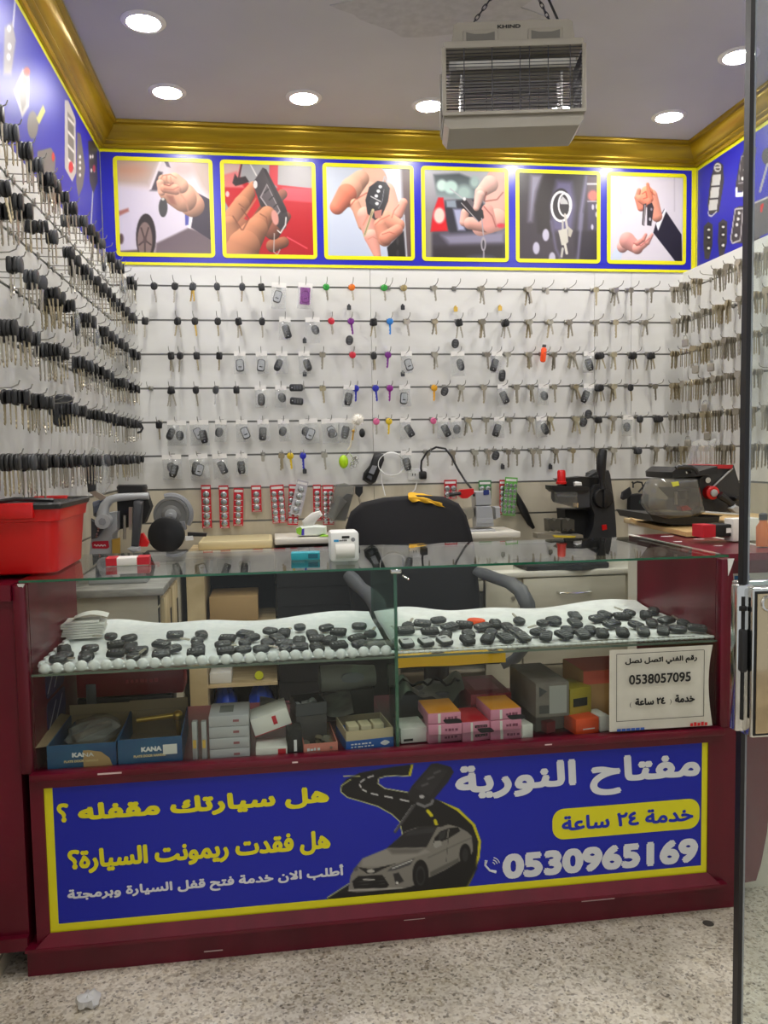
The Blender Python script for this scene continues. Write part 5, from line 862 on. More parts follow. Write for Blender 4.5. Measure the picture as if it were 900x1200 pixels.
# ---- back wall: photo x, what hangs there, how many
ROWS = ["156B 180B 205B 226Y2 254B 284D 306B 327F 358P 382c2f9a3a 412ce8761a 450c2f9a3a 457E 473ca09060 509G 535E 565G2 589E 620G3 642S 668E 699G 722G3 740G 764G",
        "170B 208B2 228Y 255B 279B2 307B 334F 366F 388cd0243a 411c7a2a8a 438B2 457c2a7fd0 477G 510G2 538B2 566G3 593B3 621G3 645G2 668G2 699G2 722G 743E 757G2",
        "200B2 211B 230B 257B 281F 306F 330F 356F 378G 413cd0243a 438B2 455c7a2a8a 476Q 510G2 536F 571G 582F 596G 621G3 638Z 650G2 672G4 690F 704B4 720G2 743B3 764B3",
        "175E 200B3 229B 253W 277B 305F 329F 355R 378G 409F 417c2a2fb0 440c2a2fb0 457c8a1a8a 474Q 509ce8a81a 523r 541G2 568G2 589F 606G2 623G2 637F 650G 675G4 690F 704B4 720G3 739B 768G",
        "186B 207H 233H 259F 283F 308F 332F 361H 387H 405F 441ce06a9a 456ce0c020 475F 508ce06a9a 519F 534F 549G3 570G 585F 597G 623G2 634F 645G3 676G3 686r 702B2 720G2 736F 751B2 773B4",
        "201H 232H 257F 283F 308S 330G2 340ce0c020 355c2a2fb0 380G 476F 501G 531G2 557G3 573G2 583r 596G 606G 625G2 632G 652G2 672G 700G2 720G2 749B3 770G2 786G3"]
for r, row in enumerate(ROWS):
    z = RAIL[r]
    for h_, item in enumerate(row.split()):
        px, k = float(item[:3]), item[3]; x, _, _ = un(px, 334+40*r-((px-200)*.01 if r < 2 else (px-200)*.015), y=-.06); at_ = f'{ordn(h_+1)} hook from black-key wall, {ordn(r+1)} rail, back wall'
        hook((x, 0, z), 0, .15, f'bent wire hook, {at_}' if k != 'E' else f'empty bent wire hook, {at_}', 'hooks on the back wall')
        n = int(item[4]) if k in 'BGYW' and len(item) > 4 else 1; hz = z+.0
        for j in range(n):
            y = -.058+.011*j; ry = rnd.uniform(-.12, .12)+(j-(n-1)/2)*.16; rot = (0, ry, rnd.uniform(-.25, .25)); loc = (x, y, hz-.001); o_ = '' if n == 1 else f'{ordn(j+1)} '
            if k in 'BYW': car_key(loc, rot, f'{o_}black-headed key{" with brass blade" if k == "Y" else " with bright blade" if k == "W" else ""}, {at_}', 'black-headed keys on the back wall', bl={'Y': 4, 'W': 3}.get(k))
            elif k == 'G': blank(loc, rot, f'{o_}plain metal key, {at_}', 'plain keys on the back wall', name='metal_key', s=1.28)
            elif k == 'D': car_key(loc, rot, f'key with dark grey head, {at_}', 'black-headed keys on the back wall', hd=3)
            elif k == 'c': ck = mat('key_enamel_'+CNAME[item[4:]].replace(' ', '_'), tuple(int(item[4:][i:i+2], 16) for i in (0, 2, 4)), .35); whole = item[4:] in ('2a7fd0', '2a2fb0', 'e8a81a', '8a1a8a', 'e0c020', '7a2a8a'); o = tag(obj('coloured_key', grey_key(0, ck if whole else steel), None, loc, rot), f'{CNAME[item[4:]]} enamelled key, {at_}', 'key', 'coloured keys on the back wall'); o.scale = (1.3, 1.3, 1.3); obj('coloured_bow', mb(ck).pillow(oval(.026, .026, 14, 2, 0, -.007), .0022, .001).mesh('coloured_bow'), o)
        b_ = (x, -.05, hz+.004)
        if k == 'F': bagged(b_, 0, f'car remote in a clear bag, {at_}', 'bagged remotes on the back wall', rnd.choice((0, 0, 1)))
        if k == 'H': bagged(b_, 0, f'two remotes in wide clear bag, {at_}', 'bagged remotes on the back wall', 2, n=2)
        if k == 'Q': bagged(b_, 0, f'silver remote in a clear bag, {at_}', 'bagged remotes on the back wall', 0, kind=4)
        if k == 'P': o = bagged(b_, 0, f'remote in a purple-tinted bag, {at_}', 'bagged remotes on the back wall', 1); obj('purple_sleeve', mb(clear('purple_film', (214, 160, 220), .05, .15, .3, (170, 96, 180))).box(-.024, .024, -.024, -.004, -.1, -.02).mesh('purple_sleeve'), o)
        if k == 'R':
            for q in (0, 1): remote((x, -.05-.01*q, hz-.004-.07*q), (0, 1.57+.1*q, 0), f'{"upper" if q == 0 else "lower"} of two black remotes hung sideways, {at_}', 'bare remotes on the back wall', 1)
        if k == 'r': remote((x, -.055, hz-.004), (0, .35, 0), f'bare black remote, {at_}', 'bare remotes on the back wall', 3)
        if k == 'S': o = tag(mb(steel).prism(rrect(.016, .03, .006, 3, 0, -.018), -.0015, .0015).tube([(.006*math.cos(a), 0, -.003+.006*math.sin(a)) for a in np.linspace(0, 6.28, 12)[:-1]], .0008, 4, True).build('metal_tag', None, (x, -.055, hz-.002)), f'small metal key tag, {at_}', 'key tag')
        if k == 'Z': o = tag(mb(mat('orange_plastic_bright', (255, 84, 20), .4)).pillow(rrect(.028, .075, .01, 3, 0, -.04), .006, .004).mat(dgrey).box(-.009, .009, -.005, .005, -.002, .012).build('orange_fob', None, (x, -.055, hz+.03), (0, .1, 0)), f'bright orange plastic key fob, {at_}', 'key fob')
# small tags and remotes hung between the rails
for i, (px, py, lb) in enumerate(((409, 359, 'below the orange key'), (472, 359, 'below the olive key'), (357, 398, 'below the purple-bagged remote'), (472, 437, 'below the grey bag on the third rail'), (357, 437, 'above the two sideways remotes'), (357, 551, 'below the dark blue key'), (589, 546, 'above the red blister packs'), (645, 546, 'above the tall black key machine'), (534, 361, 'pale disc under the empty hook'), (586, 360, 'pale disc right of the chair line'))):
    p = un(px, py, y=-.02); o = tag(mb(dgrey if i < 8 else brass).prism(rrect(.02, .024, .004, 3, 0, -.006), -.002, .002).box(-.003, .003, -.002, .02, .004, .012).build('peg_tag', None, (p[0], p[1], p[2])), f'tiny square peg tag {lb} on the back wall', 'tag')
for px, py, k, lb in ((410, 400, 3, 'round black remote above the red key on the third rail'), (534, 404, 3, 'round black remote above the black bagged remote'), (589, 440, 0, 'oval black remote on the fourth rail below the third-rail bag'), (690, 487, 3, 'round black remote under the white-topped bag')):
    p = un(px, py-7, y=-.03); remote(tuple(p), (0, .1, 0), lb, 'bare remotes on the back wall', k)
# pompon keyring, green toy, handset, lock charms
T4 = zoomT(280, 300, 2.8125); c = at(392, 540, -.09, T4); t = thing('pompon_keyring', 'white fluffy pompon keyring hanging behind the chair', 'keyring', c); nz = rnd
b = mb(mat('white_fur', (240, 236, 226), .95))
for k in range(160):
    d = Vector((rnd.gauss(0, 1), rnd.gauss(0, 1), rnd.gauss(0, 1))).normalized(); e = d.orthogonal().normalized()*.0035; f_ = d.cross(e); b.add([d*.012+e, d*.012-e*.5+f_*.8, d*.012-e*.5-f_*.8, d*.037], [(0, 1, 3), (1, 2, 3), (2, 0, 3)])
b.ball((0, 0, 0), .026, 14, jit=.2); b.build('pompon', t); mb(steel).tube([(-.02+.012*math.cos(a), 0, -.05+.012*math.sin(a)) for a in np.linspace(0, 6.28, 16)[:-1]], .0012, 5, True).build('split_ring', t)
mb(mat('cream_strap', (222, 214, 190), .7)).tube([(-.015, 0, -.03), (-.03, 0, -.08), (-.04, 0, -.13), (-.055, .0, -.15)], .004, 6).build('strap', t); mb(mat('gold_key_charm', (206, 160, 70), .3, .7)).tube([(-.024, -.008, -.06), (-.03, -.008, -.1)], .004, 6).ball((-.024, -.008, -.055), .008, 8).build('gold_charm', t); mb(black).pillow(oval(.03, .045, 14, 2, .02, -.065), .008, .004).build('black_fob', t)
c = at(345, 678, -.06, T4); t = thing('green_toy_fob', 'lime green round toy fob with chrome tail beside the pompon', 'key fob', c); mb(mat('lime_plastic', (176, 220, 20), .35)).ball((0, 0, 0), (.024, .018, .034), 16).build('body', t); mb(chrome).tube([(.01, -.01, .03), (.03, 0, .045), (.045, 0, .02)], .003, 6).build('clasp', t)
b = mb(chrome)
for k in range(7): b.tube([(.05+.012*math.cos(k*1.3)+.009*math.cos(a), -.012+.005*math.sin(k), -.02*math.sin(k*.9)-.005+.009*math.sin(a)) for a in np.linspace(0, 6.28, 10)[:-1]], .0025, 5, True)
b.build('chain_tail', t)
t = thing('handset', 'large black key programmer handset hung on the bottom rail behind the chair', 'handset', at(440, 690, -.06, T4)); o_ = tuple(-v for v in at(440, 690, -.06, T4)); tr(mb(black), [(448, 648), (478, 652), (480, 672), (452, 745), (436, 755), (408, 738), (412, 715), (432, 690)], -.06, .035, T4, .6).build('body', t, o_); trace(mb(mgrey), [(440, 690), (456, 692), (444, 720), (428, 714)], -.0622, .003, T4).build('screen', t, o_); trace(mb(dgrey), [(428, 720), (440, 726), (436, 738), (422, 730)], -.0625, .003, T4).build('button_pad', t, o_)
t = thing('hooked_cable', 'black cable loop hooked over the corner hooks of the black-key wall', 'cable', at(480, 600, -.15, zoomT(0, 300, 3))); o_ = tuple(-v for v in at(480, 600, -.15, zoomT(0, 300, 3))); mb(rubber).tube([at(*p, -.15, zoomT(0, 300, 3)) for p in ((450, 580), (475, 578), (495, 590), (502, 605), (495, 618), (480, 622))], .005, 6).build('cord', t, o_)
# ---- black-key wall (left) and house-key wall (right)
def ladder(n, step, jit, y0): return [y0-step*i+rnd.uniform(-jit, jit) for i in range(n)]
def nearest_first(q): return math.dist(q[0], CAM)
todo = []
for r in range(6):
    z = RAIL[r]
    for h_, y in enumerate(ladder(19, .108, .026, -.075)):
        at_ = f'{ordn(h_+1)} hook from corner, {ordn(r+1)} rail, black-key wall'
        if y < un(0, 300+40*r, x=.12)[1]-.17: continue
        hook((SL, y, z), math.pi/2, .145, f'bent wire hook, {at_}', 'hooks on the black-key wall')
        if rnd.random() > (1, .98, .93, .84, .86, .94)[r]: continue
        if rnd.random() < .08 and h_ < 13: bagged((SL+.1, y, z), math.pi/2+rnd.uniform(-.3, .3), f'dark remote in clear bag, {at_}', 'bagged remotes on the black-key wall', 1); continue
        n = rnd.choice((3, 3, 4, 5)) if h_ < 8 else rnd.choice((3, 4, 5, 6, 8))
        hd = rnd.randrange(5); bl = rnd.choice((0, 0, 0, 1, 2)); dx = (.0105 if hd != 4 else .0135)*rnd.uniform(.95, 1.12); s = rnd.uniform(.98, 1.22)
        for j in range(n):
            loc = (SL+.13-dx*j, y+rnd.uniform(-.002, .002), z); rot = (0, rnd.uniform(-.06, .06), math.pi/2+rnd.uniform(-.16, .16)) if rnd.random() < .75 else (rnd.uniform(-.1, .1), rnd.uniform(-.2, .2), math.pi/2+rnd.uniform(-.5, .5))
            if loc[0] > SL+.02: todo.append((loc, rot, f'{ordn(j+1)} black-headed key from the tip, {at_}', hd if rnd.random() < .72 else rnd.randrange(5), bl, s*rnd.uniform(.9, 1.06)))
todo.sort(key=nearest_first)
for loc, rot, lb, hd, bl, s in todo[:300]: car_key(loc, rot, lb, 'black-headed keys on the black-key wall', hd, bl, s)
def heap(name, label, rest):
    b = MB()
    for loc, rot, sc, meshes in rest:
        M = Matrix.LocRotScale(Vector(loc), Euler(rot), Vector((sc, sc, sc)))
        for me in meshes: b.mat(me.materials[0]); b.add([v.co for v in me.vertices], [tuple(p.vertices) for p in me.polygons], M)
    o = tag(b.build(name), label, 'keys'); o['kind'] = 'stuff'
if todo[300:]: heap('hanging_keys', 'dense far black-headed keys on the black-key wall close to the corner', [(l, r_, s, (BL[bl], HD[hd])) for l, r_, _, hd, bl, s in todo[300:]])
p = un(75, 462, x=.12); remote(tuple(p), (.3, 0, .6), 'large black flip remote hung loose over the fourth rail of the black-key wall', 'bare remotes on the black-key wall', 1).scale = (1.6, 1.6, 1.6)
todo = []
for r in range(6):
    z = RAIL[r]
    for h_, y in enumerate(ladder(12, .1, .01, -.09)):
        at_ = f'{ordn(h_+1)} hook from corner, {ordn(r+1)} rail, house-key wall'
        hook((SR, y, z), -math.pi/2, .12, f'bent wire hook, {at_}', 'hooks on the house-key wall')
        if rnd.random() > .94: continue
        n = rnd.choice((4, 5, 5, 6, 7)); i = rnd.randrange(9); st = rnd.choice((.008, .011, .014))
        for j in range(n): todo.append(((SR-.104+st*j+rnd.uniform(-.002, .002), y, z), (0, rnd.uniform(-.1, .1), -math.pi/2+rnd.uniform(-.45, .45)), f'{ordn(j+1)} metal key blank from the tip, {at_}', i if rnd.random() < .85 else rnd.randrange(9), rnd.uniform(1.25, 1.5)))
todo.sort(key=nearest_first)
for loc, rot, lb, i, s in todo[:300]: blank(loc, rot, lb, 'key blanks on the house-key wall', i, s=s)
if todo[300:]: heap('hanging_blanks', 'dense far metal key blanks on the house-key wall close to the corner', [(l, r_, s, (GK[i],)) for l, r_, _, i, s in todo[300:]])
for i, (px, py, lb) in enumerate(((833, 430, 'third'), (826, 478, 'fourth'), (829, 511, 'fifth'), (815, 433, 'third'), (803, 402, 'second'), (806, 520, 'fifth'))):
    p = un(px, py-8, x=SR-.04); t = thing('padlock', f'{("small padlock on a ring", "pair of small padlocks", "square padlock", "slim padlock", "grey tag lock", "round tag lock")[i]} hanging under the {lb} rail of the house-key wall', 'padlock', tuple(p), (0, 0, -.9)); mb(steel).pillow(rrect(.034, .04, .006, 3, 0, -.035), .007, .003).build('lock_body', t); mb(chrome).tube([(-.01, 0, -.018), (-.01, 0, -.005), (-.005, 0, .003), (.005, 0, .003), (.01, 0, -.005), (.01, 0, -.018)], .0025, 6).build('shackle', t)
# ---- blister cards along the lowest rail
cellm = mat('coin_cell', (176, 178, 178), .25, .8); T8 = zoomT(220, 540, 4.2857)
def battery_card(pxs, label, n=5, cols=1, m=red_c, tilt=0., y=-.03):
    a, c_ = at(pxs[0], pxs[1], y, T8), at(pxs[2], pxs[3], y, T8); w, h = abs(c_[0]-a[0]), a[2]-c_[2]
    t = thing('battery_card', label, 'blister card', ((a[0]+c_[0])/2, y, a[2]), (0, tilt, 0), group='coin cell battery cards on the lowest rail')
    mb(m).box(-w/2, w/2, 0, .0012, -h, 0).mat(mat('card_white', (226, 222, 220), .5)).box(-w*.42, w*.42, -.0006, 0, -.02, -.008).build('card', t)
    for k in range(n):
        z = -.028-(h-.034)*(k+.5)/n
        for c in range(cols):
            x = (c-(cols-1)/2)*w/cols; R = min(w/cols, (h-.03)/n)*.43; mb(cellm).lathe([(R, 0), (R, .004), (R*.85, .0052)], 14, Tr(x, 0, z) @ Matrix.Rotation(math.radians(90), 4, 'X')).build('coin_cell', t); mb(_M['card_white']).box(x-w/cols*.4, x+w/cols*.4, -.0008, 0, z-R*1.32, z-R*1.12).build('white_stripe', t)
    return t
wh = ('first', 'second', 'third', 'fourth')
battery_card((66, 122, 122, 338), 'long red coin cell card, nearest to the grinder', 5); battery_card((155, 124, 210, 338), 'long red coin cell card, second from the grinder', 5); battery_card((230, 138, 286, 326), 'red coin cell card with white tilted stripes, third from the grinder', 5, tilt=.04); battery_card((318, 124, 372, 256), 'short red coin cell card, fourth from the grinder', 3)
battery_card((412, 122, 486, 312), 'wide red coin cell card with two columns, left of the tissue pack', 5, 2, tilt=-.05); battery_card((508, 120, 566, 322), 'red coin cell card partly behind the grey blister strip', 5, 2, tilt=.06); battery_card((550, 100, 612, 275), 'grey strip of large coin cells above the tissue pack', 4, 1, mat('grey_card', (176, 172, 178), .5), .25, -.05)
battery_card((628, 120, 672, 300), 'red coin cell card just behind the clear clamshell pack', 5); battery_card((676, 122, 735, 320), 'red coin cell card beside the clear clamshell pack', 6, 2); T8 = zoomT(280, 300, 2.8125); battery_card((676, 738, 718, 800), 'short red blister card between cable and silver duplicator', 2, 2); battery_card((790, 740, 832, 800), 'green blister card above the silver duplicator', 2, 2, mat('green_card', (60, 130, 70), .5))
T8 = zoomT(580, 300, 2.8125); battery_card((15, 738, 34, 850), 'narrow red blister card beside the green and blue battery card', 5); battery_card((34, 730, 76, 855), 'green and blue battery card behind the long brush', 6, 3, mat('lime_card', (96, 170, 70), .5), .08, -.05)
T8 = zoomT(220, 540, 4.2857); t = thing('clamshell_pack', 'clear clamshell pack with black insert leaning behind the tissue pack', 'pack', at(760, 200, -.1, T8)); o_ = tuple(-v for v in at(760, 200, -.1, T8)); trace(mb(black), [(740, 295), (770, 190), (800, 165), (832, 170), (790, 300)], -.09, .02, T8).build('insert', t, o_); tr(mb(smoke), [(700, 285), (745, 120), (790, 112), (840, 130), (835, 165), (795, 305), (730, 305)], -.11, .045, T8, .3).build('clear_shell', t, o_); tr(mb(smoke), [(700, 280), (755, 170), (800, 205), (735, 300)], -.125, .012, T8, .4).build('window', t, o_)
t = thing('screw_charm', 'small black hanging gadget beside the clamshell pack', 'gadget', at(860, 140, -.04, T8)); o_ = tuple(-v for v in at(860, 140, -.04, T8)); tr(mb(black), [(842, 128), (880, 128), (880, 160), (862, 185), (842, 165)], -.05, .02, T8).build('gadget_body', t, o_); mb(steel).cyl(at(860, 185, -.04, T8), at(868, 215, -.04, T8), .006).build('tip', t, o_)
# ================================================================ INSIDE THE SHOWCASE
foam = noisy('bubble_film', (238, 240, 240), (226, 230, 231), (40, 40, 40), .35, bump=.2); tissue_m = noisy('white_foam_sheet', (238, 238, 236), (226, 226, 224), (25, 25, 25), .7, bump=.3)
PH = SZ+.0145; TILT = .004
def surf(y): return PH+TILT*max(0, (y-YF-.034)/(YB-.01-YF-.034))
def sheet(name, label, x0, x1, m, bubbles):
    t = thing(name, label, 'packing sheet', ((x0+x1)/2, -1.68, SZ)); o_ = (-(x0+x1)/2, 1.68, -SZ); yb = YB-.01
    def fn(u, v):
        x = x0+(x1-x0)*u; y = YF+.034+(yb-YF-.034)*v; z = PH-.003+TILT*v+.0014*math.sin(23*u+5*v)+.0012*math.sin(11*u-17*v)
        e = max(0, v-.82)/.18; z += e*e*(.008+.007*math.sin(7*u+1)+.005*math.sin(17*u)); y += .012*math.sin(9*u)*v
        return (x, y, z)
    b = mb(m).grid(fn, 60, 30); b.build('film', t, o_); b = mb(m)
    if bubbles:
        n = int((x1-x0)/.0305)
        for k in range(n):
            x = x0+.016+(x1-x0-.03)*k/(n-1); j = rnd.uniform(-.002, .002); b.ball((x, YF+.035, SZ+.012+j), (.0156, .0095, .0148), 12); b.ball((x+.014, YF+.04, SZ+.006), (.0145, .01, .006), 8)
        b.rbox(x0, x1, YF+.033, YF+.045, SZ+.0008, SZ+.011, .003)
        for k in range(9): b.ball((x0+.004, YF+.06+.05*k, SZ+.014), (.012, .02, .013), 8)
        b.build('bubble_edge', t, o_)
    else:
        n = 60
        for k in range(n): x = x0+(x1-x0)*k/(n-1); b.ball((x, YF+.036, SZ+.0055), (.011, .006, .0052), 8)
        b.build('rolled_edge', t, o_)
    return t
sheet('bubble_wrap', 'white bubble wrap sheet under the remotes, at the paper-pile end of the glass shelf', .15, DX-.012, foam, True); sheet('foam_sheet', 'white foam sheet under the remotes at the taped-notice end of the glass shelf', DX+.012, X1-.02, tissue_m, False)
LF = [(40+a/4.286, 700+c/4.286) for a, c in ((150, 262), (140, 297), (95, 325), (268, 262), (262, 290), (220, 320), (365, 200), (398, 243), (398, 285), (465, 212), (485, 250), (515, 272), (510, 300), (630, 237), (685, 265), (625, 294), (698, 192), (838, 187), (800, 220), (820, 247), (800, 280))]+[(240+a/3.75, 700+c/3.75) for a, c in ((90, 183), (68, 212), (170, 163), (198, 183), (158, 208), (80, 243), (155, 243), (235, 240), (278, 150), (350, 155), (400, 137), (470, 160), (525, 140), (577, 155), (272, 200), (315, 180), (343, 205), (415, 190), (483, 188), (553, 188), (338, 235), (407, 222), (490, 222), (580, 222), (668, 130), (732, 158), (660, 185), (672, 215))]
RF = [(460+a/4.737, 700+c/4.737) for a, c in ((90, 155), (160, 148), (246, 132), (312, 168), (390, 155), (498, 168), (570, 148), (635, 165), (680, 192), (697, 128), (820, 152), (885, 130), (65, 187), (200, 192), (295, 213), (418, 203), (548, 198), (800, 197), (85, 268), (192, 262), (297, 258), (428, 252), (548, 245), (640, 240), (742, 238), (875, 230))]+[(640+a/4.286, 690+c/4.286) for a, c in ((33, 165), (143, 138), (143, 172), (105, 210), (120, 255), (290, 130), (255, 152), (325, 180), (375, 140), (405, 120), (218, 250), (220, 208), (310, 240), (405, 230), (445, 182), (500, 132), (540, 112), (505, 222), (530, 172), (600, 163), (605, 215), (670, 212), (680, 170), (765, 205))]
FLAT = Matrix.Rotation(math.radians(90), 4, 'X')
def place_fobs(pts, sheet_name, start, seed, group):
    r = random.Random(seed); pos = []
    for px, py in pts: p = un(px, py, z=PH+.01); p = un(px, py, z=surf(p[1])+.01); p = un(px, py, z=surf(p[1])+.01); pos.append([p[0], max(p[1], YF+.066), px, py])
    pos.sort(key=lambda q: q[1]); n = len(pos); rows = [[] for _ in range(4)]
    for i, q in enumerate(pos): rows[min(3, i*4//n)].append(q)
    for k, row in enumerate(rows):
        row.sort(); nm = ('front row', 'second row', 'third row', 'back row')[k]
        for i, (x, y, px, py) in enumerate(row):
            front = k == 0 and start == 'glass divider'; kind = r.choice((0, 0, 1, 2, 3)) if not front else (4 if i < 3 else r.choice((1, 1, 2)))
            a = r.uniform(-.5, .5)+(math.pi/2 if (start != 'glass divider' and r.random() < .8) or (not front and start == 'glass divider' and r.random() < .4) else 0)
            o = tag(obj('car_remote', RM[kind]), f'{("oval black", "square-cornered black", "tapered black", "round black", "silver-faced")[kind]} remote, {ordn(i+1)} from the {start}, {nm} on the {sheet_name}', 'car remote', group)
            o.matrix_world = Tr(x, y, surf(y)+.0125) @ Matrix.Rotation(.2, 4, 'X') @ Rz(a+math.pi) @ Matrix.Rotation(math.radians(-90), 4, 'X') @ Tr(0, 0, .031) @ Matrix.Diagonal((1.02, .95, .76 if start != 'glass divider' else .84, 1))
            obj('buttons', PD[kind], o)
            if kind in (3,) : obj('blade', rblade, o)
place_fobs(LF, 'bubble wrap', 'paper pile', 3, 'car remotes on the bubble wrap'); place_fobs(RF, 'foam sheet', 'glass divider', 5, 'car remotes on the foam sheet')
p = un(558, 728, z=PH+.01); o = tag(mb(mat('orange_plastic_bright')).pillow(oval(.045, .06, 16, 2.2), .007, .004).build('orange_fob', None, (p[0], p[1], surf(p[1])+.008), (math.radians(90), 0, .8)), 'orange plastic key fob among the black remotes on the foam sheet', 'key fob')
p = un(442, 755, z=PH+.008); t = thing('blister_remote', 'remote in a clear moulded blister beside the glass divider', 'blister pack', (p[0], p[1], surf(p[1])), (0, 0, .2)); mb(smoke).rbox(-.05, .04, -.03, .03, .001, .016, .006).build('blister', t); mb(mgrey).rbox(-.03, .02, -.014, .014, .003, .012, .004).build('remote', t)
c = un(95, 752, z=PH); t = thing('paper_pile', 'pile of folded white papers at the end of the bubble wrap', 'papers', (c[0], c[1]+.05, surf(c[1]+.05)+.003), (0, 0, .1))
for k in range(7): mb(paper).rbox(-.06+rnd.uniform(-.012, .012), .055+rnd.uniform(-.012, .012), -.04, .045+rnd.uniform(-.01, .01), .0005+.0075*k, .007+.0075*k, .002).build('folded_sheet', t)
mb(paper).grid(lambda u, v: (-.03+.1*u, -.03+.07*v, .054+.016*math.sin(2.6*u+.2)), 8, 3).build('loose_sheet', t)
# notice hanging from the shelf edge
a, c = un(714, 770, y=YF-.004), un(834, 850, y=YF-.004); w, h = c[0]-a[0], .797-c[2]; t = thing('paper_notice', 'white paper notice with Arabic writing and a phone number on the showcase glass', 'notice', (a[0], YF-.004, c[2]+.001)); 
def pn(u, v): return (w*u+(.014*math.sin(math.pi*(1-v))*-1 if u > .9 else 0)*(u-.9)*10, -.0008-.006*(u**3)*(.5+.5*math.sin(5*v)), h*v)
mb(noisy('notice_paper', (214, 210, 198), (204, 200, 188), (14, 14, 14), .85)).grid(pn, 16, 12).build('sheet', t)
def pline(q0, q1, x): return x
b = mb(ink); x0_, x1_, z0_, z1_ = .018, w-.03, .03, h-.012
for r_ in ((x0_, x1_, z1_, z1_+.0014), (x0_, x1_, z0_, z0_+.0014), (x0_, x0_+.0014, z0_, z1_), (x1_, x1_+.0014, z0_, z1_)): b.box(r_[0], r_[1], -.0078, -.0074, r_[2], r_[3])
b.build('ruled_border', t)
def nl(s, q0, q1, bold):
    k = 6.; A = un(700+q0[0]/k, 740+q0[1]/k, y=YF-.012); B = un(700+q1[0]/k, 740+q1[1]/k, y=YF-.012); text(s, B[0]-A[0], B[2]-A[2], ink, 'lettering', t, Tr(A[0]-a[0], -.008, A[2]-c[2]), bold)
nl(ar('رقم الفني اتصل نصل'), (195, 248), (702, 165), .0011); nl('0538057095', (222, 378), (658, 284), .001); nl(ar('خدمة'), (545, 505), (686, 440), .0014); nl(ar('٢٤ ساعة'), (265, 525), (480, 460), .0014); nl('(', (228, 540), (240, 500), 0); nl(')', (510, 515), (522, 478), 0)
b = mb(mat('blue_ink', (44, 84, 170), .7))
for k in range(6): b.box(.02+.014*k, .032+.014*k, -.0082, -.0076, .002, .009)
b.build('blue_stamp', t); b = mb(mat('red_ink', (206, 30, 36), .7))
for k in range(5): b.box(w-.07+.011*k, w-.062+.011*k, -.0082, -.0076, .003, .012+.002*(k % 2))
b.build('red_stamp', t)
# ---- cartons on the showcase floor
YM = YF+.024
def boxon(pl_, pr2, top, zb=DECK):
    a, c_ = un(*pl_, z=zb), un(*pr2, z=zb)
    if a[1] < YM: a = un(*pl_, y=YM); a[2] = zb
    if c_[1] < YM: c_ = un(*pr2, y=YM); c_[2] = zb
    a[1] = max(a[1], YM); c_[1] = max(c_[1], YM)
    w = math.hypot(c_[0]-a[0], c_[1]-a[1]); an = math.atan2(c_[1]-a[1], c_[0]-a[0]); h = un((pl_[0]+pr2[0])/2, top, y=(a[1]+c_[1])/2)[2]-zb
    return Tr(a[0], a[1], zb) @ Rz(an), w, h
def carton(name, label, cat, pl_, pr2, top, depth, m, zb=DECK, rot=0., group=None, top_m=None, band=None, hfix=None):
    M, w, h = boxon(pl_, pr2, top, zb); h = hfix or h; t = thing(name, label, cat, group=group); t.matrix_world = M @ Rz(rot); mb(m).rbox(0, w, 0, depth, 0, h, .0025).build('carton', t)
    if top_m: mb(top_m).box(.003, w-.003, .003, depth-.003, h-.0005, h+.0008).build('lid_print', t)
    if band: mb(band[0]).box(w*band[1], w*band[2], -.0008, .001, h*band[3], h*band[4]).build('label', t)
    return t, w, h, zb+h
def tray(name, label, cat, pl_, pr2, top, depth, m, inner, zb=DECK, rot=0.):
    M, w, h = boxon(pl_, pr2, top, zb); t = thing(name, label, cat); t.matrix_world = M @ Rz(rot); k = .003
    mb(m).box(0, w, 0, k, 0, h).box(0, w, depth-k, depth, 0, h).box(0, k, k, depth-k, 0, h).box(w-k, w, k, depth-k, 0, h).mat(inner).box(k, w-k, k, depth-k, 0, k).box(k, w-k, k, k+.0006, k, h).box(k, w-k, depth-k-.0006, depth-k, k, h).build('tray', t); return t, w, h
kb = noisy('teal_blue_card', (30, 92, 130), (24, 62, 112), (7, 7, 7), .45); tan = mat('inner_card', (150, 130, 100), .85)
def kana(label, pl_, pr2, top, flap):
    t, w, h = tray('open_carton', label, 'box', pl_, pr2, top, .26, kb, tan)
    text('KANA', w*.32, h*.19, mat('print_white', (226, 228, 230), .6), 'lettering', t, Tr(w*.36, -.001, h*.5), .0012); text('PLATE DOOR HANDLE', w*.5, h*.1, mat('print_cream', (214, 196, 150), .6), 'lettering', t, Tr(w*.24, -.001, h*.3), .0006)
    b = mb(tan); b.box(-.001, w+.001, .258, .26, h, h+.03)
    if flap: b.add([(0, 0, h), (0, .26, h), (-.035, .26, h+.01), (-.04, 0, h-.005)], [(0, 1, 2, 3)])
    b.build('flap', t); return t, w, h
t, w, h = kana('open teal carton with torn card patch, nearest the corner of the showcase', (56, 906), (137, 902), 872, True); mb(card).prism([(w*.52, .001), (w*.95, .001), (w*.9, h*.4), (w*.78, h*.66), (w*.6, h*.75), (w*.52, h*.75)], -.0016, -.0006).build('card_patch', t)
t2, w2, h2 = kana('open teal carton with white price sticker, beside the torn one', (139, 902), (214, 893), 865, False); mb(paper).box(w2*.7, w2*.92, -.0018, -.0006, h2*.35, h2*.72).build('price_sticker', t2)
t3 = thing('door_handle', 'long brass door handle lying in the open carton with the price sticker', 'door handle'); t3.matrix_world = t2.matrix_world @ Tr(w2*.15, .2, h2-.012); mb(brass).cyl((0, 0, .0), (w2*.68, 0, .008), .0075).build('bar', t3); mb(brass).ball((w2*.7, 0, .006), .016, 12).build('end_knob', t3); mb(brass).cyl((w2*.7, 0, .01), (w2*.7, .02, -.06), .008).build('stem', t3)
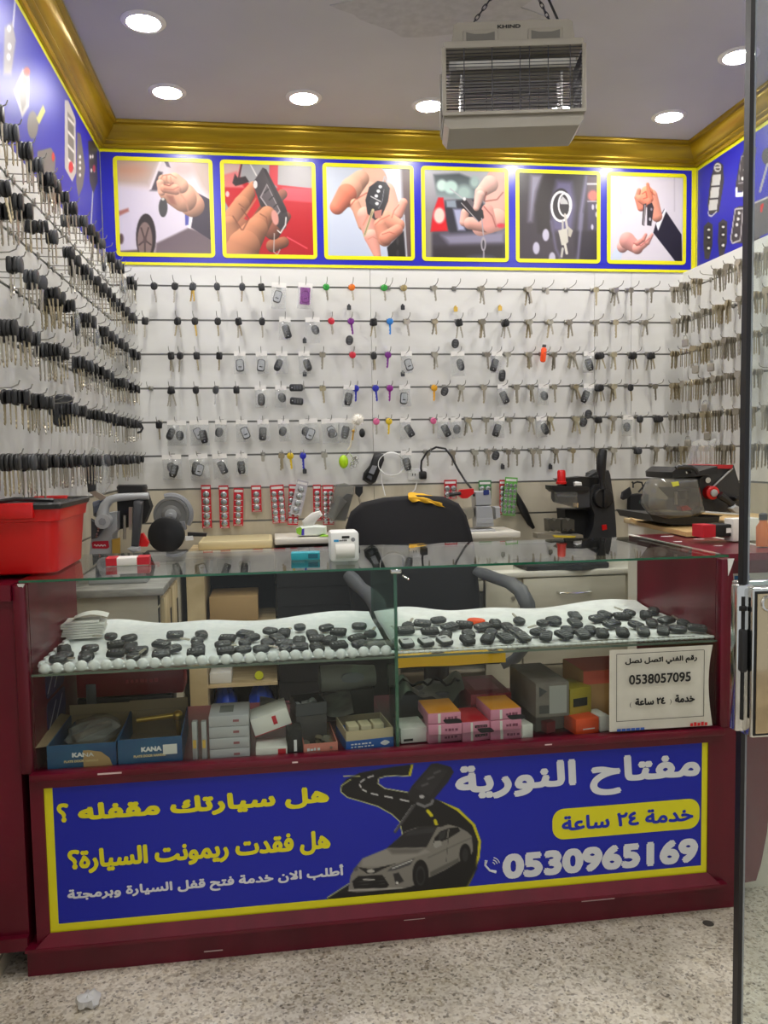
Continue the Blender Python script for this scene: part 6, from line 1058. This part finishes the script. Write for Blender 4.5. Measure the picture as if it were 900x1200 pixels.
t4 = thing('bagged_fitting', 'clear bagged door handle inside the torn teal carton', 'bag'); t4.matrix_world = t.matrix_world @ Tr(w*.5, .15, .05); mb(bagfilm).ball((0, 0, .005), (w*.4, .11, .03), 14, jit=.3).build('bag', t4); mb(mat('dull_bronze', (120, 92, 60), .4, .6)).cyl((-w*.25, -.05, 0), (w*.2, .04, .01), .011).build('handle', t4)
t = thing('tool_case', 'maroon and black tool case behind the teal cartons', 'case', (.34, -1.478, DECK)); mb(mat('maroon_case', (150, 16, 34), .4)).rbox(-.19, .135, -.06, .05, .075, .155, .008).build('lid', t); mb(black).rbox(-.19, .1, -.06, .05, .0, .074, .008).build('base', t); b = mb(mgrey).rbox(-.16, -.13, -.065, -.058, .05, .12, .003).build('latch', t); dashes(.1, .014, mat('case_red', (196, 60, 66), .5), 'small_print', t, Tr(-.04, -.0615, .115), 7)
pst = mat('sticker_purple', (34, 28, 92), .5)
for k, (z0, z1) in enumerate(((.7, .79), (.6, .69))):
    t = thing('window_sticker', f'dark purple sticker with white stripes, {("upper", "lower")[k]} one inside the end panel of the showcase', 'sticker', (X0+.0125, -1.72, (z0+z1)/2), (0, 0, math.pi/2)); mb(pst).prism(rrect(.2, z1-z0, .02, 4), -.0012, 0).build('vinyl', t); b = mb(mat('sticker_white', (170, 168, 190), .5))
    for j in range(2): b.prism([(-.09+.07*j, -.03), (-.08+.07*j, -.03), (.0+.07*j, .03), (-.01+.07*j, .03)], -.0018, -.0012)
    b.build('stripes', t)
for px in (229, 240):
    t = thing('metal_strip', f'upright pale metal strip, {("first", "second")[px > 230]} after the teal cartons', 'metal strip'); M, w, h = boxon((px-3, 893), (px+3, 893), 846); t.matrix_world = M; mb(lgrey).rbox(0, w, 0, .02, 0, h, .002).build('bar', t); mb(brass).box(w*.2, w*.8, -.004, 0, h*.35, h*.55).build('catch', t)
sv = mat('silver_card', (176, 176, 180), .4)
for k in range(4):
    t, w, h, zt_ = carton('flat_carton', f'flat silver-white carton, {("bottom", "second", "third", "top")[k]} of the stack of four beside the metal strips', 'box', (246, 892), (293, 889), 880, .12, sv, zb=DECK+.0305*k, hfix=.03, group='stack of flat silver cartons'); mb(mat('faint_red', (150, 90, 96), .6)).box(w*.6, w*.75, -.001, 0, .012, .018).build('printed_mark', t)
    if k == 3: mb(mat('grey_print', (110, 112, 112), .6)).box(w*.25, w*.6, .03, .09, h, h+.0008).build('printed_picture', t)
carton('red_carton', 'small white and red carton lying under the leaning one', 'box', (300, 889), (337, 886), 876, .08, paper, band=(red_c, .7, .95, .2, .8))
t, w, h, _ = carton('leaning_carton', 'white carton with red print leaning across the parts pile', 'box', (300, 884), (345, 880), 862, .1, paper, band=(red_c, .55, .66, .3, .8)); t.matrix_world = t.matrix_world @ Tr(0, .012, .045) @ Matrix.Rotation(-.28, 4, 'Y'); mb(red_c).box(0, w, .002, .1, -.002, .001).build('red_underside', t)
carton('black_carton', 'narrow black carton with white letters beside the salmon tray', 'box', (338, 886), (355, 884), 855, .06, ink, band=(mat('print_white'), .4, .6, .15, .6))
t, w, h = tray('salmon_tray', 'salmon pink open tray full of key blanks', 'tray', (356, 885), (396, 881), 871, .17, mat('salmon_card', (214, 132, 116), .6), tan); dashes(w*.4, h*.3, mat('print_white'), 'small_print', t, Tr(w*.1, -.001, h*.3), 4)
for k in range(14): o = blank((0, 0, 0), (0, 0, 0), f'loose key blank in the salmon tray, {ordn(k+1)} from its front edge', 'key blanks in the salmon tray', name='loose_key', i=3+k % 6); o.matrix_world = t.matrix_world @ Tr(w*rnd.uniform(.2, .8), .012+.0115*k, .012+.008*rnd.random()) @ Rz(rnd.uniform(-.8, .8)) @ Matrix.Rotation(-1.3, 4, 'X') @ Tr(0, 0, .03) @ Matrix.Scale(.9, 4)
t, w, h = tray('dark_tray', 'open dark tray of silver lock parts behind the salmon tray', 'tray', (347, 840), (383, 836), 824, .1, dgrey, black_m, zb=DECK+.085)
mb(mat('dark_box', (58, 56, 56), .6)).rbox(0, w, 0, .1, -.083, -.001, .003).build('box_base', t)
for k in range(8): p_ = mb(lgrey).cyl((0, 0, 0), (.016, .006, .004), .009, n=10); o = tag(p_.build('lock_cylinder'), f'small silver lock cylinder, {ordn(k+1)} in the open dark tray', 'lock cylinder', 'lock cylinders in the dark tray'); o.matrix_world = t.matrix_world @ Tr(w*(.15+.2*(k % 4)), .03+.035*(k//4), .014) @ Rz(k*1.1)
b = mb(noisy('grey_cloth', (112, 108, 102), (92, 88, 84), (30, 30, 30), .9)); c = un(355, 872, z=DECK)
b.grid(lambda u, v: (c[0]-.12+.27*u, c[1]+.04+.13*v, DECK+.09+.022*math.sin(6*u+2*v)-.03*abs(u-.5)), 20, 10); tag(b.build('grey_rag'), 'crumpled grey rag lying over the parts behind the leaning carton', 'rag')
t, w, h = tray('blue_tray', 'blue and cream open carton beside the glass divider', 'box', (406, 882), (461, 875), 855, .14, mat('cream_card', (196, 180, 146), .7), tan); mb(mat('blue_card', (20, 88, 170), .45)).box(-.0008, w+.0008, -.001, .141, 0, h*.52).build('blue_band', t); dashes(w*.45, h*.08, mat('print_white'), 'small_print', t, Tr(w*.1, -.0015, h*.3), 6); dashes(w*.5, h*.07, mat('print_white'), 'small_print', t, Tr(w*.1, -.0015, h*.16), 7); mb(mat('print_white')).prism(oval(w*.2, h*.26, 14, 1.4, w*.82, h*.27), -.0018, -.001).build('emblem', t)
for k in range(3): mbx = mb(mat('small_cream_box', (214, 200, 166), .7)).rbox(0, .03, 0, .05, 0, .03, .002); o = tag(mbx.build('small_box'), f'small cream box in the blue carton, {("first", "second", "third")[k]} from its corner', 'box', 'small boxes in the blue carton'); o.matrix_world = t.matrix_world @ Tr(.014+.036*k, .03, .0035+h*.45)
c0 = un(385, 868, z=DECK); b = mb(mat('grey_pouch', (142, 140, 132), .55)); M = boxon((386, 866), (458, 860), 840)[0]
def pouch(u, v): a = 2*math.pi*v; return tuple(M @ Vector((.17*u-.005, .17+.04*math.cos(a)*(1+.1*math.sin(5*u)), .13+.036*math.sin(a)*(1+.15*math.sin(3*u+1)))))
b.grid(pouch, 14, 16); t = tag(b.build('rolled_pouch'), 'rolled grey vinyl pouch lying above the blue and cream carton', 'pouch'); b = mb(mgrey).prism(oval(.07, .03, 14, 2.5, .09, .14), .12, .13, M); b.build('pouch_flap', t)
mb(mat('support_box', (70, 66, 62), .7)).rbox(0, .16, .155, .2, .0, .092, .003, M).build('box_inside', t)
# right half
carton('white_carton', 'white carton with black print next to the glass divider', 'box', (470, 872), (501, 869), 853, .1, paper, band=(ink, .1, .45, .15, .3))
pink = mat('pink_card', (212, 136, 164), .5); oran = mat('orange_card', (226, 150, 40), .5); grp = 'pink remote cartons'
for nm, pl_, pr2, hs in (('first', (502, 872), (541, 869), 3), ('second', (542, 870), (575, 867), 2), ('third', (575, 868), (612, 864), 3)):
    zb = DECK
    for k in range(hs):
        t, w, h, zb2 = carton('remote_carton', f'pink remote carton, {("bottom", "middle", "top")[k] if hs == 3 else ("bottom", "top")[k]} of the {nm} pink stack from the glass divider', 'box', pl_, pr2, 860, .13, pink, zb=zb, hfix=.0295, group=grp, band=(paper, .3, .38, .05, .95), rot=rnd.choice((-.07, -.03, .04, .07))); dashes(w*.4, .008, mat('plum_print', (130, 60, 90), .6), 'small_print', t, Tr(w*.5, -.001, .01), 4); zb += .0312
        if k == hs-1:
            mb(oran if hs == 3 else red_c).box(0.002, w-.002, .002, .128, h, h+.001).build('lid_print', t); mb(ink).prism(rrect(w*.5, .035, .008, 3, w*.55, .07), -.0018, -.0008, Tr(0, 0, h) @ Matrix.Rotation(math.radians(90), 4, 'X')).build('printed_remote', t)
        if hs == 2: mb(ink).box(w*.45, w*.9, -.0012, -.0004, h*.4, h*.65).build('printed_name', t)
t, w, h, zr = carton('red_carton', 'large dark red carton behind the pink stacks', 'box', (552, 853), (598, 848), 812, .2, mat('dark_red_card', (130, 20, 40), .45), rot=-.1, band=(mat('deep_red', (96, 10, 26), .5), 0, 1, .0, .7)); mb(mat('faded_print', (160, 70, 90), .5)).box(w*.2, w*.8, .04, .16, h, h+.0008).build('lid_print', t)
gcm = noisy('grey_brown_card', (118, 112, 106), (96, 84, 80), (9, 9, 9), .5)
t, w, h, zg = carton('grey_carton', 'lower of two grey machine cartons beside the dark red carton', 'box', (628, 858), (668, 853), 838, .22, gcm, rot=.05, group='two stacked grey cartons', hfix=.06)
t, w, h, zg = carton('grey_carton', 'upper of two grey machine cartons, taller, beside the dark red carton', 'box', (628, 858), (668, 853), 800, .22, gcm, rot=.05, group='two stacked grey cartons', zb=DECK+.0605, hfix=.1); mb(mat('dark_print', (64, 62, 64), .6)).prism([(.01, .06), (.034, .075), (.01, .09)], -.001, 0).box(.01, .04, -.001, 0, .012, .035).build('printed_marks', t); mb(mat('pale_print', (150, 148, 146), .6)).box(w*.4, w*.92, -.001, 0, .01, .09).build('pale_panel', t)
carton('yellow_carton', 'yellow and black carton behind the grey cartons', 'box', (668, 856), (694, 852), 806, .1, mat('mustard_card', (170, 150, 36), .5), rot=.05, band=(ink, .15, .8, .55, .75))
t, w, h, _ = carton('salmon_carton', 'large salmon and brown carton behind the paper notice', 'box', (684, 848), (752, 843), 785, .16, mat('salmon_brown', (196, 150, 96), .6), rot=.02, top_m=mat('salmon_lid', (226, 104, 84), .5)); mb(mat('salmon_lid')).box(-.001, w+.001, -.001, .001, h*.75, h).build('salmon_band', t)
carton('small_white_carton', 'tiny white carton standing right after the pink stacks', 'box', (612, 866), (625, 864), 849, .05, paper); carton('small_red_carton', 'small red carton lying behind the tiny white one', 'box', (627, 857), (645, 855), 845, .05, red_c, rot=.1); carton('white_black_carton', 'small white carton with black dot before the grey cartons', 'box', (655, 854), (670, 852), 836, .05, paper, rot=.1, band=(ink, .6, .85, .3, .6)); carton('flat_red_carton', 'flat dark red carton between the small cartons', 'box', (641, 860), (652, 858), 846, .05, _M['dark_red_card'], rot=.1)
carton('orange_carton', 'bright orange carton near the paper notice', 'box', (675, 862), (703, 859), 842, .08, mat('vivid_orange_card', (230, 78, 24), .45), rot=.05, band=(paper, .3, .8, .3, .36)); carton('pale_carton', 'small white and grey carton touching the paper notice', 'box', (703, 858), (715, 857), 839, .07, paper, rot=.1)
b = mb(mat('cable_pouch_film', (120, 120, 112), .4)); c = un(510, 850, z=DECK); b.grid(lambda u, v: (c[0]-.1+.2*u, c[1]+.03+.14*v, DECK+.105+.02*math.sin(7*u+3*v)+.012*math.sin(15*u)-.06*abs(v-.5)), 18, 12); t = tag(b.build('cable_pouch'), 'grey crumpled cable pouch behind the first pink stack', 'pouch'); b = mb(rubber)
b.tube([(c[0]-.1+.2*k/14, c[1]+.05+.02*math.sin(k), DECK+.118+.01*math.sin(k*1.7)) for k in range(15)], .004, 6).build('cable', t)
mb(dgrey).rbox(c[0]-.1, c[0]+.09, c[1]+.06, c[1]+.16, DECK, DECK+.08, .006).build('adapter_box', t)
# things on the shelves and under the counter behind
def sbox(name, label, cat, x0, x1, y0, y1, z0, z1, m): t = thing(name, label, cat, (x0, y0, z0)); mb(m).rbox(0, x1-x0, 0, y1-y0, 0, z1-z0, .004).build('carton', t); return t
sbox('cardboard_box', 'plain brown cardboard box on the upper open shelf', 'box', .47, .69, -.35, -.1, .606, .72, card)
sbox('white_carton', 'low white carton on the lower open shelf', 'box', .46, .56, -.35, -.2, .316, .367, paper)
t = thing('tape_roll', 'yellow-green tape roll on the lower open shelf', 'tape roll', (.685, -.31, .336)); mb(mat('lime_tape', (206, 210, 40), .4)).lathe([(.009, -.011), (.02, -.011), (.02, .011), (.009, .011)], 18, Matrix.Rotation(math.radians(80), 4, 'X')).build('roll', t)
bluebag = mat('blue_bag_film', (24, 70, 190), .3)
for k, (x, s_) in enumerate(((.525, .062), (.69, .066))): tag(mb(bluebag).ball((x, -.24, .14), (s_, .09, .138), 20, jit=.22).build('plastic_bag'), f'crumpled blue plastic bag, {("beside the wooden board", "beside the black counter")[k]} under the open shelf', 'bag')
tag(mb(mat('white_bag_film', (210, 206, 200), .4)).ball((.606, -.28, .1), (.026, .05, .1), 14, jit=.3).build('plastic_bag'), 'crumpled white plastic bag between the two blue bags', 'bag')
# crumpled paper on the floor
c = un(103, 1172, z=.015); b = mb(mat('crumpled_foil', (214, 214, 214), .5)); b.ball((c[0], c[1], .016), (.026, .03, .016), 14, jit=.7); tag(b.build('crumpled_paper'), 'crumpled white paper scrap on the granite floor', 'paper scrap')
c = un(830, 1082, z=0); tag(mb(mat('dark_gum', (60, 56, 52), .8)).lathe([(.016, .0), (.012, .0015), (.003, .002)], 14, Tr(c[0], c[1], .0)).build('gum_spot'), 'dark spot on the granite floor near the glass door', 'spot')
